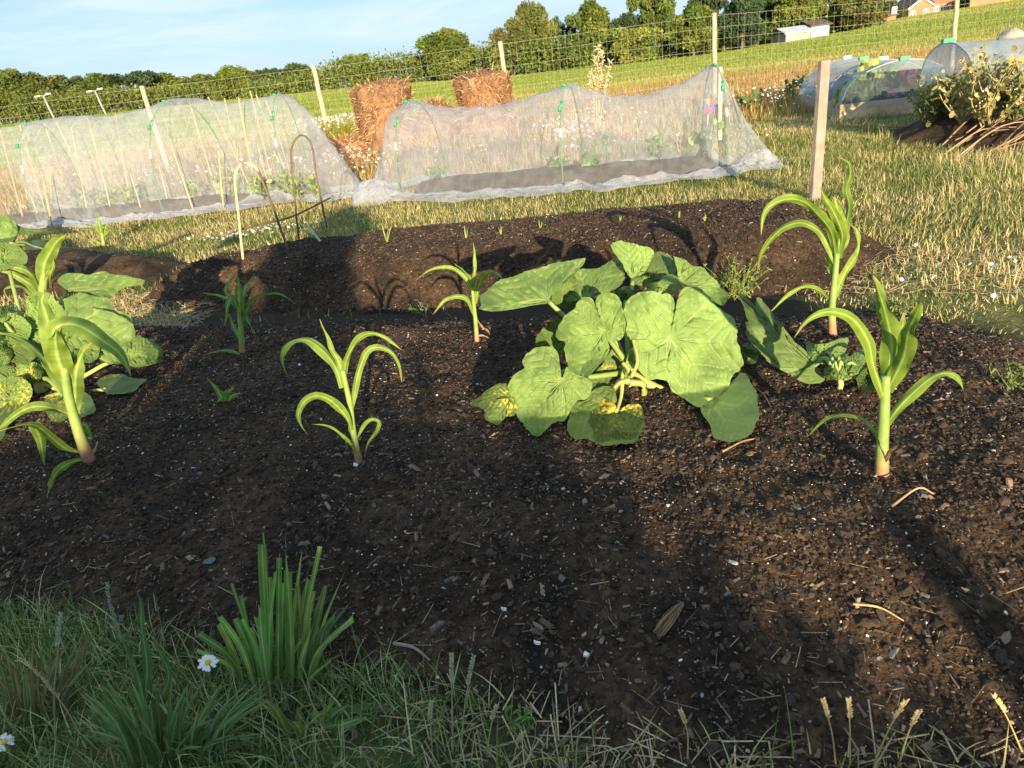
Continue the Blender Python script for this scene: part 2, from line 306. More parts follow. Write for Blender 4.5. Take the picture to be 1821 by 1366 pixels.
# ------------------------------------------------------------------ grass
def blades(name, P, h, w, tint, R, lean=.5, curl=.8, m=None, tipc=None, az=None, segs=4):
    n = len(P); a = R.rand(n)*2*PI if az is None else az; le = np.abs(R.randn(n))*lean; cu = R.rand(n)*curl
    lv = segs+1; V = np.zeros((n, lv, 2, 3)); pos = P.copy(); ang = le.copy()
    d = np.stack([np.cos(a), np.sin(a), 0*a], -1); sd = np.stack([-np.sin(a+R.randn(n)*.8), np.cos(a), 0*a], -1); sd /= np.linalg.norm(sd, axis=1)[:, None]
    for k in range(lv):
        t = k/segs; ww = w*(1-t**1.7)*.5+.0002; V[:, k, 0] = pos-sd*ww[:, None]; V[:, k, 1] = pos+sd*ww[:, None]
        st = (h/segs)[:, None]; pos = pos+st*(d*np.sin(ang)[:, None]+np.array([0, 0, 1])*np.cos(ang)[:, None]); ang = ang+cu*2/segs
    b = (np.arange(n)*lv*2)[:, None]; k = (np.arange(segs)*2)[None]
    F = np.stack([b+k, b+k+1, b+k+3, b+k+2], -1).reshape(-1, 4)
    T = np.repeat(tint[:, None], lv, 1)
    if tipc is not None: T = T*(1-np.linspace(0, 1, lv)[None, :, None]**1.5*.6)+tipc[:, None]*np.linspace(0, 1, lv)[None, :, None]**1.5*.6
    T = np.repeat(T[:, :, None], 2, 2)
    return tag(mesh_obj(name, V.reshape(-1, 3), F, m or M_grass, None, T.reshape(-1, 3)), kind='stuff')
GREEN = np.array([(.07, .12, .022), (.11, .16, .03), (.15, .19, .04), (.22, .23, .055)]); STRAW = np.array([(.50, .40, .18), (.40, .31, .14), (.58, .48, .26)])
def gcol(n, R, ps): return np.where((R.rand(n) < ps)[:, None], STRAW[R.randint(0, 3, n)], GREEN[R.randint(0, 4, n)])*(.75+.5*R.rand(n, 1))
def region(n, x0, x1, y0, y1, R, f, bedgap=-.02):
    x = x0+(x1-x0)*R.rand(n); y = y0+(y1-y0)*R.rand(n); k = f(x, y); s = beds_in(x, y); k &= s < bedgap+R.rand(n)*.06
    p = np.stack([x, y, base_z(x, y)-.004], -1)[k]; return p[inview(p, 120)]
FRONT = lambda x, y: (y < 1.95-.33*x)
# near verge at the feet of the camera
P = region(150000, -2.2, 2.6, .55, 2.4, R, FRONT, .0); n = len(P); cl = fbm(P[:, 0], P[:, 1], 3, 5)
ok = R.rand(n) < np.clip(.30+1.3*cl+.35*(P[:, 0] < -.2), .06, .8)*np.where(P[:, 0] > -.35, .55, 1); P = P[ok]; n = len(P)
left = ss(.35, -.5, P[:, 0]); c = gcol(n, R, .74-.34*left)*(1-left[:, None]*np.array([.28, .0, .0]))
blades('verge_grass', P, (.025+.085*R.rand(n)**1.5)*(1+.3*left), .0022+.0022*R.rand(n), c*.85, R, .7, 1.0)
P = region(3200, -2.0, 2.4, .6, 2.2, R, FRONT, .0); P = P[R.rand(len(P)) < np.where(P[:, 0] > -.3, .4, 1)]; n = len(P)
blades('tall_verge_grass', P, .09+.12*R.rand(n), .0022+.002*R.rand(n), gcol(n, R, .42)*[.85, 1, 1], R, .35, .7)
# short grass between the beds and round the tunnels
def pathf(x, y): return (y > 3.0) & (y < 13.5-.3*x) & ((sdpoly(FUR, x, y) < -.06) | (RS(2).rand(len(x)) < .05))
P = region(300000, -10, 5.5, 3.2, 13.5, R, pathf); n = len(P); ok = R.rand(n) < np.clip(.75+1.2*fbm(P[:, 0], P[:, 1], 3, 1.5), .2, 1); P = P[ok]; n = len(P)
dry = np.clip(.47+1.5*fbm(P[:, 0]+40, P[:, 1], 3, 1.1)+.25*(P[:, 1] < 6), .1, .9)
trod = ss(.5, .1, np.abs(P[:, 1]-(4.5-.36*P[:, 0]-.15)))*(P[:, 0] > .2)
blades('path_grass', P, (.03+.07*R.rand(n)**1.4)*(1-.5*trod), .003+.003*R.rand(n), gcol(n, R, dry), R, .55, .9)
# rank grass to the right
def rightf(x, y): return (x > 1.6+.1*y) & (y > 2.2) & (y < 17)
P = region(260000, 1.5, 14, 1.8, 17, R, rightf); n = len(P); ok = R.rand(n) < np.clip(.7+1.4*fbm(P[:, 0], P[:, 1], 3, 1.0), .2, 1); P = P[ok]; n = len(P)
dry = np.clip(.42+2.0*fbm(P[:, 0]+7, P[:, 1]+3, 3, .9), .10, .92); low = ss(3.3, 2.3, P[:, 0])
hv = np.clip(.75+2.2*fbm(P[:, 0]+3, P[:, 1], 3, 1.6), .3, 1.7)
blades('rank_grass', P, (.05+.135*R.rand(n)**1.3)*(1-.55*low)*hv, .0035+.003*R.rand(n), gcol(n, R, dry), R, .75, 1.1, az=fbm(P[:, 0], P[:, 1], 2, .8)*14+R.randn(n)*.8)
# dry meadow behind the tunnels
def meadf(x, y): return (y > 10.8-.3*np.minimum(x, 0)) & (FIELD(x, y) < .5) & (beds_in(x, y) < -.2) & ((x < 3.5) | (y > 13.5))
P = region(220000, -34, 34, 9.5, 34, R, meadf); n = len(P)
dry = np.clip(.72+1.3*fbm(P[:, 0], P[:, 1], 3, .4), .25, .97); nearw = ss(19, 11, P[:, 1])
c = gcol(n, R, dry)*np.where((R.rand(n) < .55)[:, None], [[.85, .58, .42]], [[.72, .72, .75]])
blades('meadow_grass', P, (.14+.28*R.rand(n))*(1-.3*nearw), .008+.010*R.rand(n), c, R, .3, .6, segs=3)
n = 420000; yy = 31*(150/31.)**R.rand(n); xx = R.uniform(-.95, .95, n)*yy; k = FIELD(xx, yy) > .5*R.rand(n); xx, yy = xx[k], yy[k]; P = np.stack([xx, yy, base_z(xx, yy)-.02], -1); P = P[inview(P, 150)]; n = len(P)
st = .5+.5*np.sin((P[:, 1]+.35*P[:, 0])*.55+fbm(P[:, 0], P[:, 1], 3, .06)*9); dr = ss(.42, .8, fbm(P[:, 0]*.5, P[:, 1], 4, .03)+.5)
c = mixc((.13, .18, .032), (.21, .25, .05), np.clip(st*.7+.3*R.rand(n), 0, 1)); c = mixc(c, (.33, .29, .10), dr*.6)*(.8+.4*R.rand(n, 1))
blades('field_crop', P, .16+.16*R.rand(n), P[:, 1]*.0010+.016, c, R, .35, .6, segs=2)
# flowers in the meadow and in the grass
def daisies(name, P, h, r, R, stalk=True):
    mb_n = len(P); k = 9; a = np.arange(k)/k*2*PI; ring = np.where(np.arange(k) % 2 == 0, 1, .75)
    nrm = rots(mb_n, R, .45); nrm[:, :, 2] += np.array([0, -.35, 0]); V0 = np.concatenate([[[0, 0, .12]], np.stack([np.cos(a)*.38, np.sin(a)*.38, 0*a+.06], -1), np.stack([np.cos(a)*ring, np.sin(a)*ring, 0*a-.05], -1)])
    V = np.einsum('nij,kj->nki', nrm, V0)*r[:, None, None]+(P+np.stack([0*h, 0*h, h], -1))[:, None]
    j = np.arange(k); j2 = (j+1) % k; F3 = np.stack([0*j, 1+j, 1+j2], -1); F4 = np.stack([1+j, 1+k+j, 1+k+j2, 1+j2], -1); m = 1+2*k
    o = (np.arange(mb_n)*m)[:, None, None]; T = np.tile(np.concatenate([[[.6, .38, .02]], np.full((k, 3), .62), np.full((k, 3), .74)]), (mb_n, 1))
    return tag(mesh_obj(name, V.reshape(-1, 3), [(F3[None]+o).reshape(-1, 3), (F4[None]+o).reshape(-1, 4)], M_petal, None, T), kind='stuff')
P = region(60000, -14, 10, 10.5, 19, R, lambda x, y: meadf(x, y) & (fbm(x, y, 3, .5) > .0)); P = P[R.rand(len(P)) < ss(19, 12, P[:, 1])*.16]; n = len(P)
daisies('meadow_daisies', P, .22+.3*R.rand(n), .016+.012*R.rand(n), R)
q = hit(645, 268); P = np.stack([q[0]+1.0*R.randn(1200), q[1]-.9+.9*np.abs(R.randn(1200)), 0*np.arange(1200)], -1); P[:, 2] = base_z(P[:, 0], P[:, 1]); P = P[beds_in(P[:, 0], P[:, 1]) < -.1]; n = len(P)
daisies('daisy_bank', P, .42+.50*R.rand(n), .022+.014*R.rand(n), R)
P2 = P[R.randint(0, n, 16000)]+np.stack([.15*R.randn(16000), .15*R.randn(16000), 0*np.arange(16000)], -1)
blades('daisy_stems', P2, .38+.50*R.rand(16000), .010+.010*R.rand(16000), np.array([.25, .25, .03])*(.6+.7*R.rand(16000, 1)), R, .3, .5)
def patch(px, py, n, sx, sy): q = hit(px, py); p = np.stack([q[0]+sx*R.randn(n), q[1]+sy*R.randn(n), 0*np.arange(n)], -1); p[:, 2] = top_z(p[:, 0], p[:, 1]); return p
P = np.concatenate([patch(410, 428, 60, .2, .12), patch(490, 412, 70, .28, .14), patch(1725, 485, 18, .18, .14), patch(1600, 520, 4, .1, .06), patch(1770, 545, 4, .1, .06), patch(1340, 243, 24, .35, .3), patch(1300, 165, 60, 1.2, .8), patch(1240, 140, 40, 1.5, 1)]); n = len(P)
daisies('grass_daisies', P, .03+.06*R.rand(n), .011+.008*R.rand(n), R)
# ------------------------------------------------------------------ maize
R = RS(21)
def conv(z, sc, o): return [(a*sc+o[0], b*sc+o[1]) for a, b in z]
def ribbon(pts3, wmax, phi, R, n=28, fold=.35, wav=.13, wprof=None, col=(.14, .25, .035), tipdry=0, base_w=.5):
    """leaf blade round a midrib: channelled, wavy, pointed"""
    c = crom(pts3, n); T = np.gradient(c, axis=0); T /= np.linalg.norm(T, axis=1)[:, None]+1e-9
    V = c-CAM; V /= np.linalg.norm(V, axis=1)[:, None]
    A = np.cross(T, V); A /= np.linalg.norm(A, axis=1)[:, None]+1e-9; B = np.cross(A, T); B /= np.linalg.norm(B, axis=1)[:, None]+1e-9
    for k in range(1, n):
        if A[k]@A[k-1] < 0: A[k] *= -1; B[k] *= -1
    t = np.linspace(0, 1, n); ph = phi+.5*np.sin(t*4.2+R.rand()*6)*t**.5; Wd = A*np.cos(ph)[:, None]+B*np.sin(ph)[:, None]; Nn = np.cross(Wd, T)
    pr = (base_w+(1-base_w)*ss(0, .35, t))*np.maximum(0, 1-t**2.6) if wprof is None else wprof(t)
    half = wmax/2/max(.45, math.cos(phi))*pr
    us = np.array([-1, -.6, -.2, -.07, .07, .2, .6, 1.]); rows = []
    f1, f2 = R.rand(2)*6
    for u in us:
        w = half*u; lift = np.abs(u)*fold*half*(1-.5*t) + np.where(abs(u) > .9, wav*wmax*np.sin(t*17+(f1 if u > 0 else f2)), 0)
        rows.append(c+Wd*w[:, None]+Nn*lift[:, None])
    Vv = np.stack(rows, 1); k = len(us); i = np.arange(n*k).reshape(n, k)
    F = np.stack([i[:-1, :-1], i[:-1, 1:], i[1:, 1:], i[1:, :-1]], -1).reshape(-1, 4)
    col = np.array(col); Tn = np.zeros((n, k, 3)); Tn[:] = col
    Tn *= (.85+.3*R.rand(n, 1, 1)); Tn[:, 3:5] = Tn[:, 3:5]*1.5+.05; Tn[:, [1, 6]] *= .86; Tn *= (1+.10*np.sin(np.arange(8)*2.7))[None, :, None]
    if tipdry: e = ss(1-tipdry, 1, t)[:, None, None]; Tn = Tn*(1-e)+np.array([.32, .22, .10])*e
    return Vv.reshape(-1, 3), F, Tn.reshape(-1, 3)
def pts_at(px, y0, dmax, droop=0):
    p = np.array(px, float); k = len(p); t = np.linspace(0, 1, k); return aty(p[:, 0], p[:, 1], y0+dmax*t)
def maize(label, base, stem, leaves, sc, o, sw, R, col=(.155, .23, .036), group='young maize plants'):
    b = conv([base], sc, o)[0]; B = hit(*b); root = thing('maize_plant', B, label, 'maize', group)
    sp = np.array(conv([base]+stem, sc, o)); y0 = B[1]; S = aty(sp[:, 0], sp[:, 1], y0+0*sp[:, 0]); S[0, 2] -= .02
    mpp = np.linalg.norm(B-CAM)/FP
    n = 16; c = crom(S, n); t = np.linspace(0, 1, n); r = .88*sw*sc*mpp/2*(1.0+.15*np.exp(-t*9)-.35*t)
    e7 = np.exp(-(t/.22)**2)[:, None]; T = np.array([(.17, .25, .06)])*(1-e7)+e7*np.array([.30, .115, .085])
    m = MB(); m.tube(c, r, 9, T*(.9+.2*R.rand(n, 1)))
    for q in (): k = int(q*n); cc = c[k-1:k+1]; m.tube(np.vstack([cc[0], (cc[0]+cc[1])/2, cc[1]]), [r[k]*1.04, r[k]*1.09, r[k]*1.0], 9, (.17, .26, .06))
    under(m.build('stalk', M_stem, None, loc=B), root)
    for lf in leaves:
        pts, w = lf[0], lf[1]; op = lf[2] if len(lf) > 2 else {}
        pp = conv(pts, sc, o); dm = op.get('d', (R.rand()-.5)*.22*len(pp)*.35); P3 = pts_at(pp, y0, dm)
        gz = top_z(P3[:, 0], P3[:, 1])+.006
        P3 = np.where((P3[:, 2] < gz)[:, None], np.array([hit(*q) for q in pp])+[0, -.01, .008], P3) if (P3[:, 2] < gz).any() else P3
        dry = op.get('dry', 0); cl = np.array(col)*(op.get('c', 1))*(.9+.25*R.rand()); cl = np.array((.30, .19, .10)) if dry else cl
        V, F, Tn = ribbon(P3, .76*w*sc*mpp, op.get('phi', .55*(1 if R.rand() < .5 else -1)), R, col=cl, tipdry=op.get('tip', .12), base_w=op.get('bw', .5), fold=op.get('fold', .35))
        l = under(mesh_obj('leaf', V, F, M_corn, None, Tn, True, loc=B), root)
        if dry: tag(l, 'dry brown lower leaf')
    return root
s6, o6 = .3368, (480, 400)
maize('young maize plant standing alone on the bare soil left of the big courgette', (470, 1255), [(450, 1150), (435, 1060), (425, 960), (402, 850), (385, 770)], [
 ([(385, 860), (355, 770), (325, 715), (270, 655), (200, 608), (130, 610), (80, 650), (65, 720), (95, 805)], 66), ([(390, 860), (370, 740), (332, 670), (296, 580), (263, 498)], 46, {'phi': .2, 'd': .03}),
 ([(395, 850), (400, 740), (432, 660), (482, 592), (545, 575), (620, 605), (697, 662)], 52), ([(428, 1000), (450, 860), (470, 770), (512, 670), (570, 645), (640, 672), (682, 740), (697, 832)], 44),
 ([(430, 1100), (415, 1040), (370, 975), (310, 922), (240, 903), (180, 935), (150, 1000), (165, 1060), (202, 1110)], 54), ([(450, 1200), (436, 1175), (400, 1130), (340, 1080), (290, 1058), (222, 1053)], 26, {'phi': .3}),
 ([(455, 1150), (468, 1105), (500, 1050), (540, 1024), (578, 1040), (565, 1090), (520, 1150), (498, 1222)], 30, {'tip': .25})], s6, o6, 42, R)
maize('slender maize plant between the bare soil and the wide courgette leaf', (1092, 615), [(1085, 500), (1075, 400), (1070, 330)], [
 ([(1075, 400), (1055, 315), (1010, 260), (950, 225), (880, 228), (820, 255), (768, 292)], 28), ([(1072, 350), (1062, 300), (1040, 260), (1005, 230), (968, 198)], 22), ([(1072, 350), (1080, 220), (1080, 150), (1074, 88)], 30, {'phi': .2, 'd': .03}),
 ([(1085, 420), (1108, 310), (1140, 258), (1185, 248), (1215, 270), (1226, 296)], 36), ([(1080, 480), (1050, 405), (1000, 377), (930, 395), (885, 440), (857, 480)], 32, {'tip': .2}),
 ([(1092, 500), (1120, 540), (1150, 560), (1162, 582)], 18, {'dry': 1}), ([(1092, 600), (1110, 585), (1140, 590), (1165, 612)], 14, {'dry': 1})], s6, o6, 30, R)
s5, o5 = .3953, (0, 360)
maize('dark green shaded maize plant in front of the soil mound by the bent cane', (1087, 680), [(1085, 600), (1078, 500), (1070, 440)], [
 ([(1080, 530), (1075, 420), (1073, 370), (1070, 333)], 52, {'phi': .15}), ([(1078, 520), (1040, 440), (1015, 400), (1030, 360), (1062, 313)], 22), ([(1080, 470), (1103, 390), (1120, 360), (1147, 323)], 22),
 ([(1075, 470), (1045, 432), (1010, 428), (970, 415), (908, 407)], 18), ([(1078, 500), (1045, 430), (1022, 470), (1014, 552)], 34), ([(1085, 560), (1110, 490), (1130, 450), (1180, 418), (1240, 410), (1290, 430), (1330, 456)], 28),
 ([(1088, 520), (1098, 490), (1112, 530), (1147, 592)], 26), ([(1084, 620), (1075, 600), (1050, 560), (1028, 498)], 28), ([(1085, 690), (1040, 668), (980, 668), (910, 691)], 20, {'d': 0})], s5, o5, 30, R, (.12, .20, .05))
maize('tallest front maize plant with arching leaves before the spotted left courgette', (400, 1160), [(370, 1080), (340, 990), (315, 900), (300, 820), (288, 740)], [
 ([(300, 800), (262, 690), (232, 590), (205, 500), (188, 440), (205, 395)], 112, {'phi': .2}), ([(295, 720), (240, 600), (262, 555), (320, 545), (380, 565), (450, 612), (530, 672), (572, 735), (592, 795)], 96, {'phi': .35}),
 ([(330, 930), (290, 820), (235, 740), (180, 680), (120, 628), (50, 600), (-30, 578)], 64), ([(338, 950), (338, 800), (352, 720), (382, 655), (412, 628)], 80, {'phi': .3}),
 ([(340, 985), (310, 955), (230, 925), (150, 920), (80, 950), (15, 1005), (-30, 1050)], 44), ([(385, 1130), (300, 1110), (240, 1065), (170, 1008), (110, 1000), (0, 1028)], 36), ([(215, 1040), (160, 1008), (180, 1060), (212, 1188)], 56, {'phi': .25}),
 ([(395, 1165), (345, 1162), (300, 1180), (255, 1230), (222, 1335)], 36, {'tip': .35, 'd': -.12}), ([(360, 1010), (382, 1000), (405, 1040), (415, 1085)], 34), ([(300, 800), (265, 720), (250, 640), (252, 570)], 116, {'phi': .2}), ([(400, 1160), (425, 1110), (440, 1070)], 18, {'dry': 1})], s5, o5, 50, R)
maize('maize plant behind the tallest one, rising over the left courgette leaves', (180, 500), [(188, 440), (195, 370), (202, 320)], [
 ([(195, 390), (196, 290), (225, 225), (262, 170), (308, 143)], 78, {'phi': .25}), ([(185, 420), (165, 360), (140, 322), (90, 295), (-10, 288)], 44), ([(185, 440), (160, 390), (110, 350), (50, 320), (-10, 308)], 40),
 ([(198, 400), (215, 340), (236, 300), (242, 255)], 30), ([(185, 460), (100, 380), (20, 390), (42, 445)], 20)], s5, o5, 44, R)
maize('small maize plant on the far left soil heap beside the netting', (467, 198), [(462, 160), (456, 125)], [
 ([(462, 170), (452, 120), (442, 80), (440, 42)], 24, {'phi': .2}), ([(464, 180), (472, 120), (492, 78)], 15), ([(462, 175), (442, 130), (410, 105), (366, 98)], 18), ([(463, 195), (430, 175), (404, 164)], 12), ([(464, 160), (476, 138), (500, 125), (522, 124)], 12)], s5, o5, 17, R)
s8, o8 = .4539, (1250, 260)
maize('tall maize plant beside the wooden stake at the far edge of the bed', (510, 735), [(505, 650), (512, 560), (520, 480), (525, 420)], [
 ([(520, 430), (500, 335), (450, 270), (400, 222), (340, 208), (280, 225), (240, 265), (227, 352)], 52), ([(518, 460), (470, 350), (420, 310), (370, 300), (310, 322), (260, 372), (225, 430), (211, 498)], 34), ([(528, 430), (545, 350), (512, 260), (482, 210), (458, 158)], 46, {'phi': .2}),
 ([(535, 420), (562, 300), (572, 230), (560, 170), (578, 110), (570, 65), (542, 48), (513, 40)], 38, {'phi': .3, 'c': .75}), ([(525, 440), (535, 350), (528, 260), (515, 195)], 80, {'phi': .2}), ([(515, 600), (533, 550), (562, 490), (602, 430), (612, 380), (602, 330), (574, 303)], 42),
 ([(518, 520), (492, 430), (474, 368)], 46), ([(508, 640), (492, 605), (460, 570), (400, 553), (340, 580), (257, 657)], 26)], s8, o8, 32, R, (.16, .24, .032))
maize('stout maize plant nearest the camera with a reddish stalk base', (702, 1290), [(702, 1180), (708, 1080), (712, 980), (716, 900)], [
 ([(715, 960), (738, 800), (722, 690), (692, 580), (668, 502)], 98, {'phi': .15, 'd': .02}), ([(722, 960), (782, 830), (802, 730), (832, 660), (860, 598)], 84, {'phi': .25}), ([(720, 940), (750, 850), (776, 740), (788, 655)], 84, {'phi': .2, 'd': .1, 'c': .8}),
 ([(708, 990), (692, 930), (666, 850), (650, 770), (600, 690), (540, 655), (470, 652), (400, 690), (348, 768)], 48), ([(708, 1100), (725, 1080), (770, 1020), (830, 960), (890, 910), (950, 888), (1000, 910), (1032, 988)], 48), ([(705, 1170), (685, 1135), (640, 1080), (590, 1055), (530, 1053), (460, 1085), (408, 1142)], 26),
 ([(706, 1250), (730, 1200), (768, 1168)], 20, {'dry': 1})], s8, o8, 52, R, (.16, .24, .032))
# ------------------------------------------------------------------ courgettes
def squash_leaf(cen, outl, y, R, a=0., b=.55, bowl=.05, tone=1., spots=0, root=None, loc=None, axis=None, nr=22, na=120, zc=.19):
    cen = np.array(cen, float); O = np.array(outl, float); Oc = crom(np.vstack([O, O[:1]]), 400); ang = np.unwrap(np.arctan2(Oc[:, 1]-cen[1], Oc[:, 0]-cen[0]))
    s = np.linspace(0, 399, na).astype(int); E = Oc[s]; k = 1+.007*np.sin(np.arange(na)/na*2*PI*31+R.rand()*6)+.005*np.sin(np.arange(na)/na*2*PI*53+R.rand()*6)+.018*np.sin(np.arange(na)/na*2*PI*9+R.rand()*6)+.004*R.randn(na)
    rho = np.linspace(0, 1, nr)**.85; Pp = cen+(E-cen)[None]*(rho[:, None]*np.where(rho[:, None] > .9, k[None], 1))[..., None]
    far = np.argmax(np.hypot(*(E-cen).T)); th = np.arctan2(E[:, 1]-cen[1], E[:, 0]-cen[0]); ax = th[far] if axis is None else axis
    dth = (th-ax+PI) % (2*PI)-PI; Rm = np.hypot(*(E-cen).T); rp = np.hypot(Pp[..., 0]-cen[0], Pp[..., 1]-cen[1])/np.percentile(Rm, 80)
    D = np.abs(dth[None, :, None]-np.array([-2.45, -1.65, -.82, 0, .82, 1.65, 2.45])[None, None]); D = np.minimum(D, 2*PI-D); q = D.argmin(-1); dm = D.min(-1)
    lat = rp*np.sin(np.minimum(dm, 1.5)); lon = rp*np.cos(np.minimum(dm, 1.5)); main = np.exp(-((lat+.02*np.sin(lon*7+q))/(.011*(1.35-.8*np.minimum(rp, 1.2))))**2)
    s2 = ((lon-.75*lat-.5*lat*lat)*6.0+q*.37+.06*R.randn()+.5*fbm(lon+q, lat, 2, 3)) % 1; s2 = np.minimum(s2, 1-s2); sec = np.exp(-(s2/.055)**2)*ss(.06, .18, rp)*.9
    s3 = ((lat*1.2+lon*.35)*13) % 1; s3 = np.minimum(s3, 1-s3); ter = np.exp(-(s3/.09)**2)*.22*ss(.2, .4, rp)
    vein = np.clip(main+sec+ter, 0, 1)
    mpp = np.hypot(y, H-.3)/FP; wx, wy = (Pp[..., 0]-cen[0])*mpp, (cen[1]-Pp[..., 1])*mpp
    puck = (1-vein)*.016*ss(0, .25, rp)*(.6+.8*(fbm(wx+cen[0], wy+cen[1], 2, 30)+.5))
    lobe = np.cos(dth[None]*3.5)*.018*rp**1.5
    yy = y+a*wx+b*wy+bowl*(rp**2)*1.3*np.sign(R.rand()-.3)-puck+lobe+fbm(wx+cen[0]*.7, wy+cen[1]*.3, 3, 8)*.13*rp+fbm(wx+cen[0]*.7, wy+cen[1]*.3, 2, 26)*.022*rp
    gy = atz(Pp[..., 0], Pp[..., 1], zc)[..., 1]; gy = np.where(gy > 0, gy, 99); yy = np.minimum(yy, gy-.012)
    V = aty(Pp[..., 0], Pp[..., 1], yy)
    g = np.array([.128, .205, .05])*tone; m2 = (.5*fbm(wx*1+cen[0], wy+cen[1], 4, 14)+.9*fbm(wx+cen[0], wy+cen[1], 3, 5)+.5)[..., None]
    T = g*(.78+.5*m2); T = T*(1-vein[..., None]*.42)+np.array([.30, .36, .16])*tone*vein[..., None]*.42
    T = np.where((rp > .3)[..., None], T*(1-.12*np.clip(rp, 0, 1)[..., None]), T)
    ag = ss(.10, .30, .6*fbm(wx+cen[0], wy*1.3+cen[1], 3, 26)+.25*sec-.03)*ss(.12, .3, rp)*.35; T = T*(1-ag[..., None])+np.array([.22, .29, .16])*tone*ag[..., None]; T = T*(.9+.2*((cen[0]*7.3+cen[1]*3.1) % 1))
    if spots: sp = ss(.0, .10, fbm(wx+cen[0], wy+cen[1], 3, 130)*1.1+.55*fbm(wx+cen[0]*2, wy+cen[1], 2, 22)+spots*.26-.02-.36*np.abs(rp-.25)-.12)*.9; T = T*(1-sp[..., None])+np.array([.52, .40, .045])*sp[..., None]
    i = np.arange(nr*na).reshape(nr, na); F = np.stack([i[:-1, :-1], i[1:, :-1], i[1:, 1:], i[:-1, 1:]], -1).reshape(-1, 4)
    o = mesh_obj('leaf', V.reshape(-1, 3), F, M_leaf, None, np.clip(T, 0, 1).reshape(-1, 3), True, loc=loc); under(o, root)
    if spots: tag(o, 'yellow spotted leaf')
    return V[0, 0], o
def stalk(root, B, pts, r, col=(.22, .28, .08), name='leaf_stalk'):
    P = crom(pts, 14); t = np.linspace(0, 1, 14); m = MB(); m.tube(P, r*(1.15-.35*t), 8, np.array(col)*(1-.25*t[:, None])); return under(m.build(name, M_stem, None, loc=B), root)
def squash(label, crown, leaves, sc, o, R, group='courgette plants', zc=.19, cs=1.):
    c = conv([crown], sc, o)[0]; B = hit(*c); root = thing('courgette_plant', B, label, 'courgette', group)
    m = MB(); m.tube([B+[0, 0, -.03], B+[.01, 0, .03], B+[.0, .01, .09]], [.032*cs, .030*cs, .02*cs], 10, (.34, .33, .12)); under(m.build('crown_stem', M_stem, None, loc=B), root)
    hub = B+np.array([0, 0, .06])
    for lf in leaves:
        ce, ou, dy = lf[:3]; op = dict(lf[3]) if len(lf) > 3 else {}; via = op.pop('via', None); thick = op.pop('r', .011); pc = op.pop('pc', (.20, .27, .075))
        P0, ob = squash_leaf(conv([ce], sc, o)[0], conv(ou, sc, o), B[1]+dy, R, root=root, loc=B, zc=zc, **op)
        if via is not None:
            mid = [aty(*conv([v], sc, o)[0], B[1]+dy*(k+1)/(len(via)+1)) for k, v in enumerate(via)]
        else: mid = [hub*.5+P0*.5+np.array([0, .02, .05])]
        stalk(root, B, [hub]+mid+[P0+np.array([0, .012, -.004])], thick, pc)
    return root
s7, o7 = .3185, (820, 400)
R = RS(5)
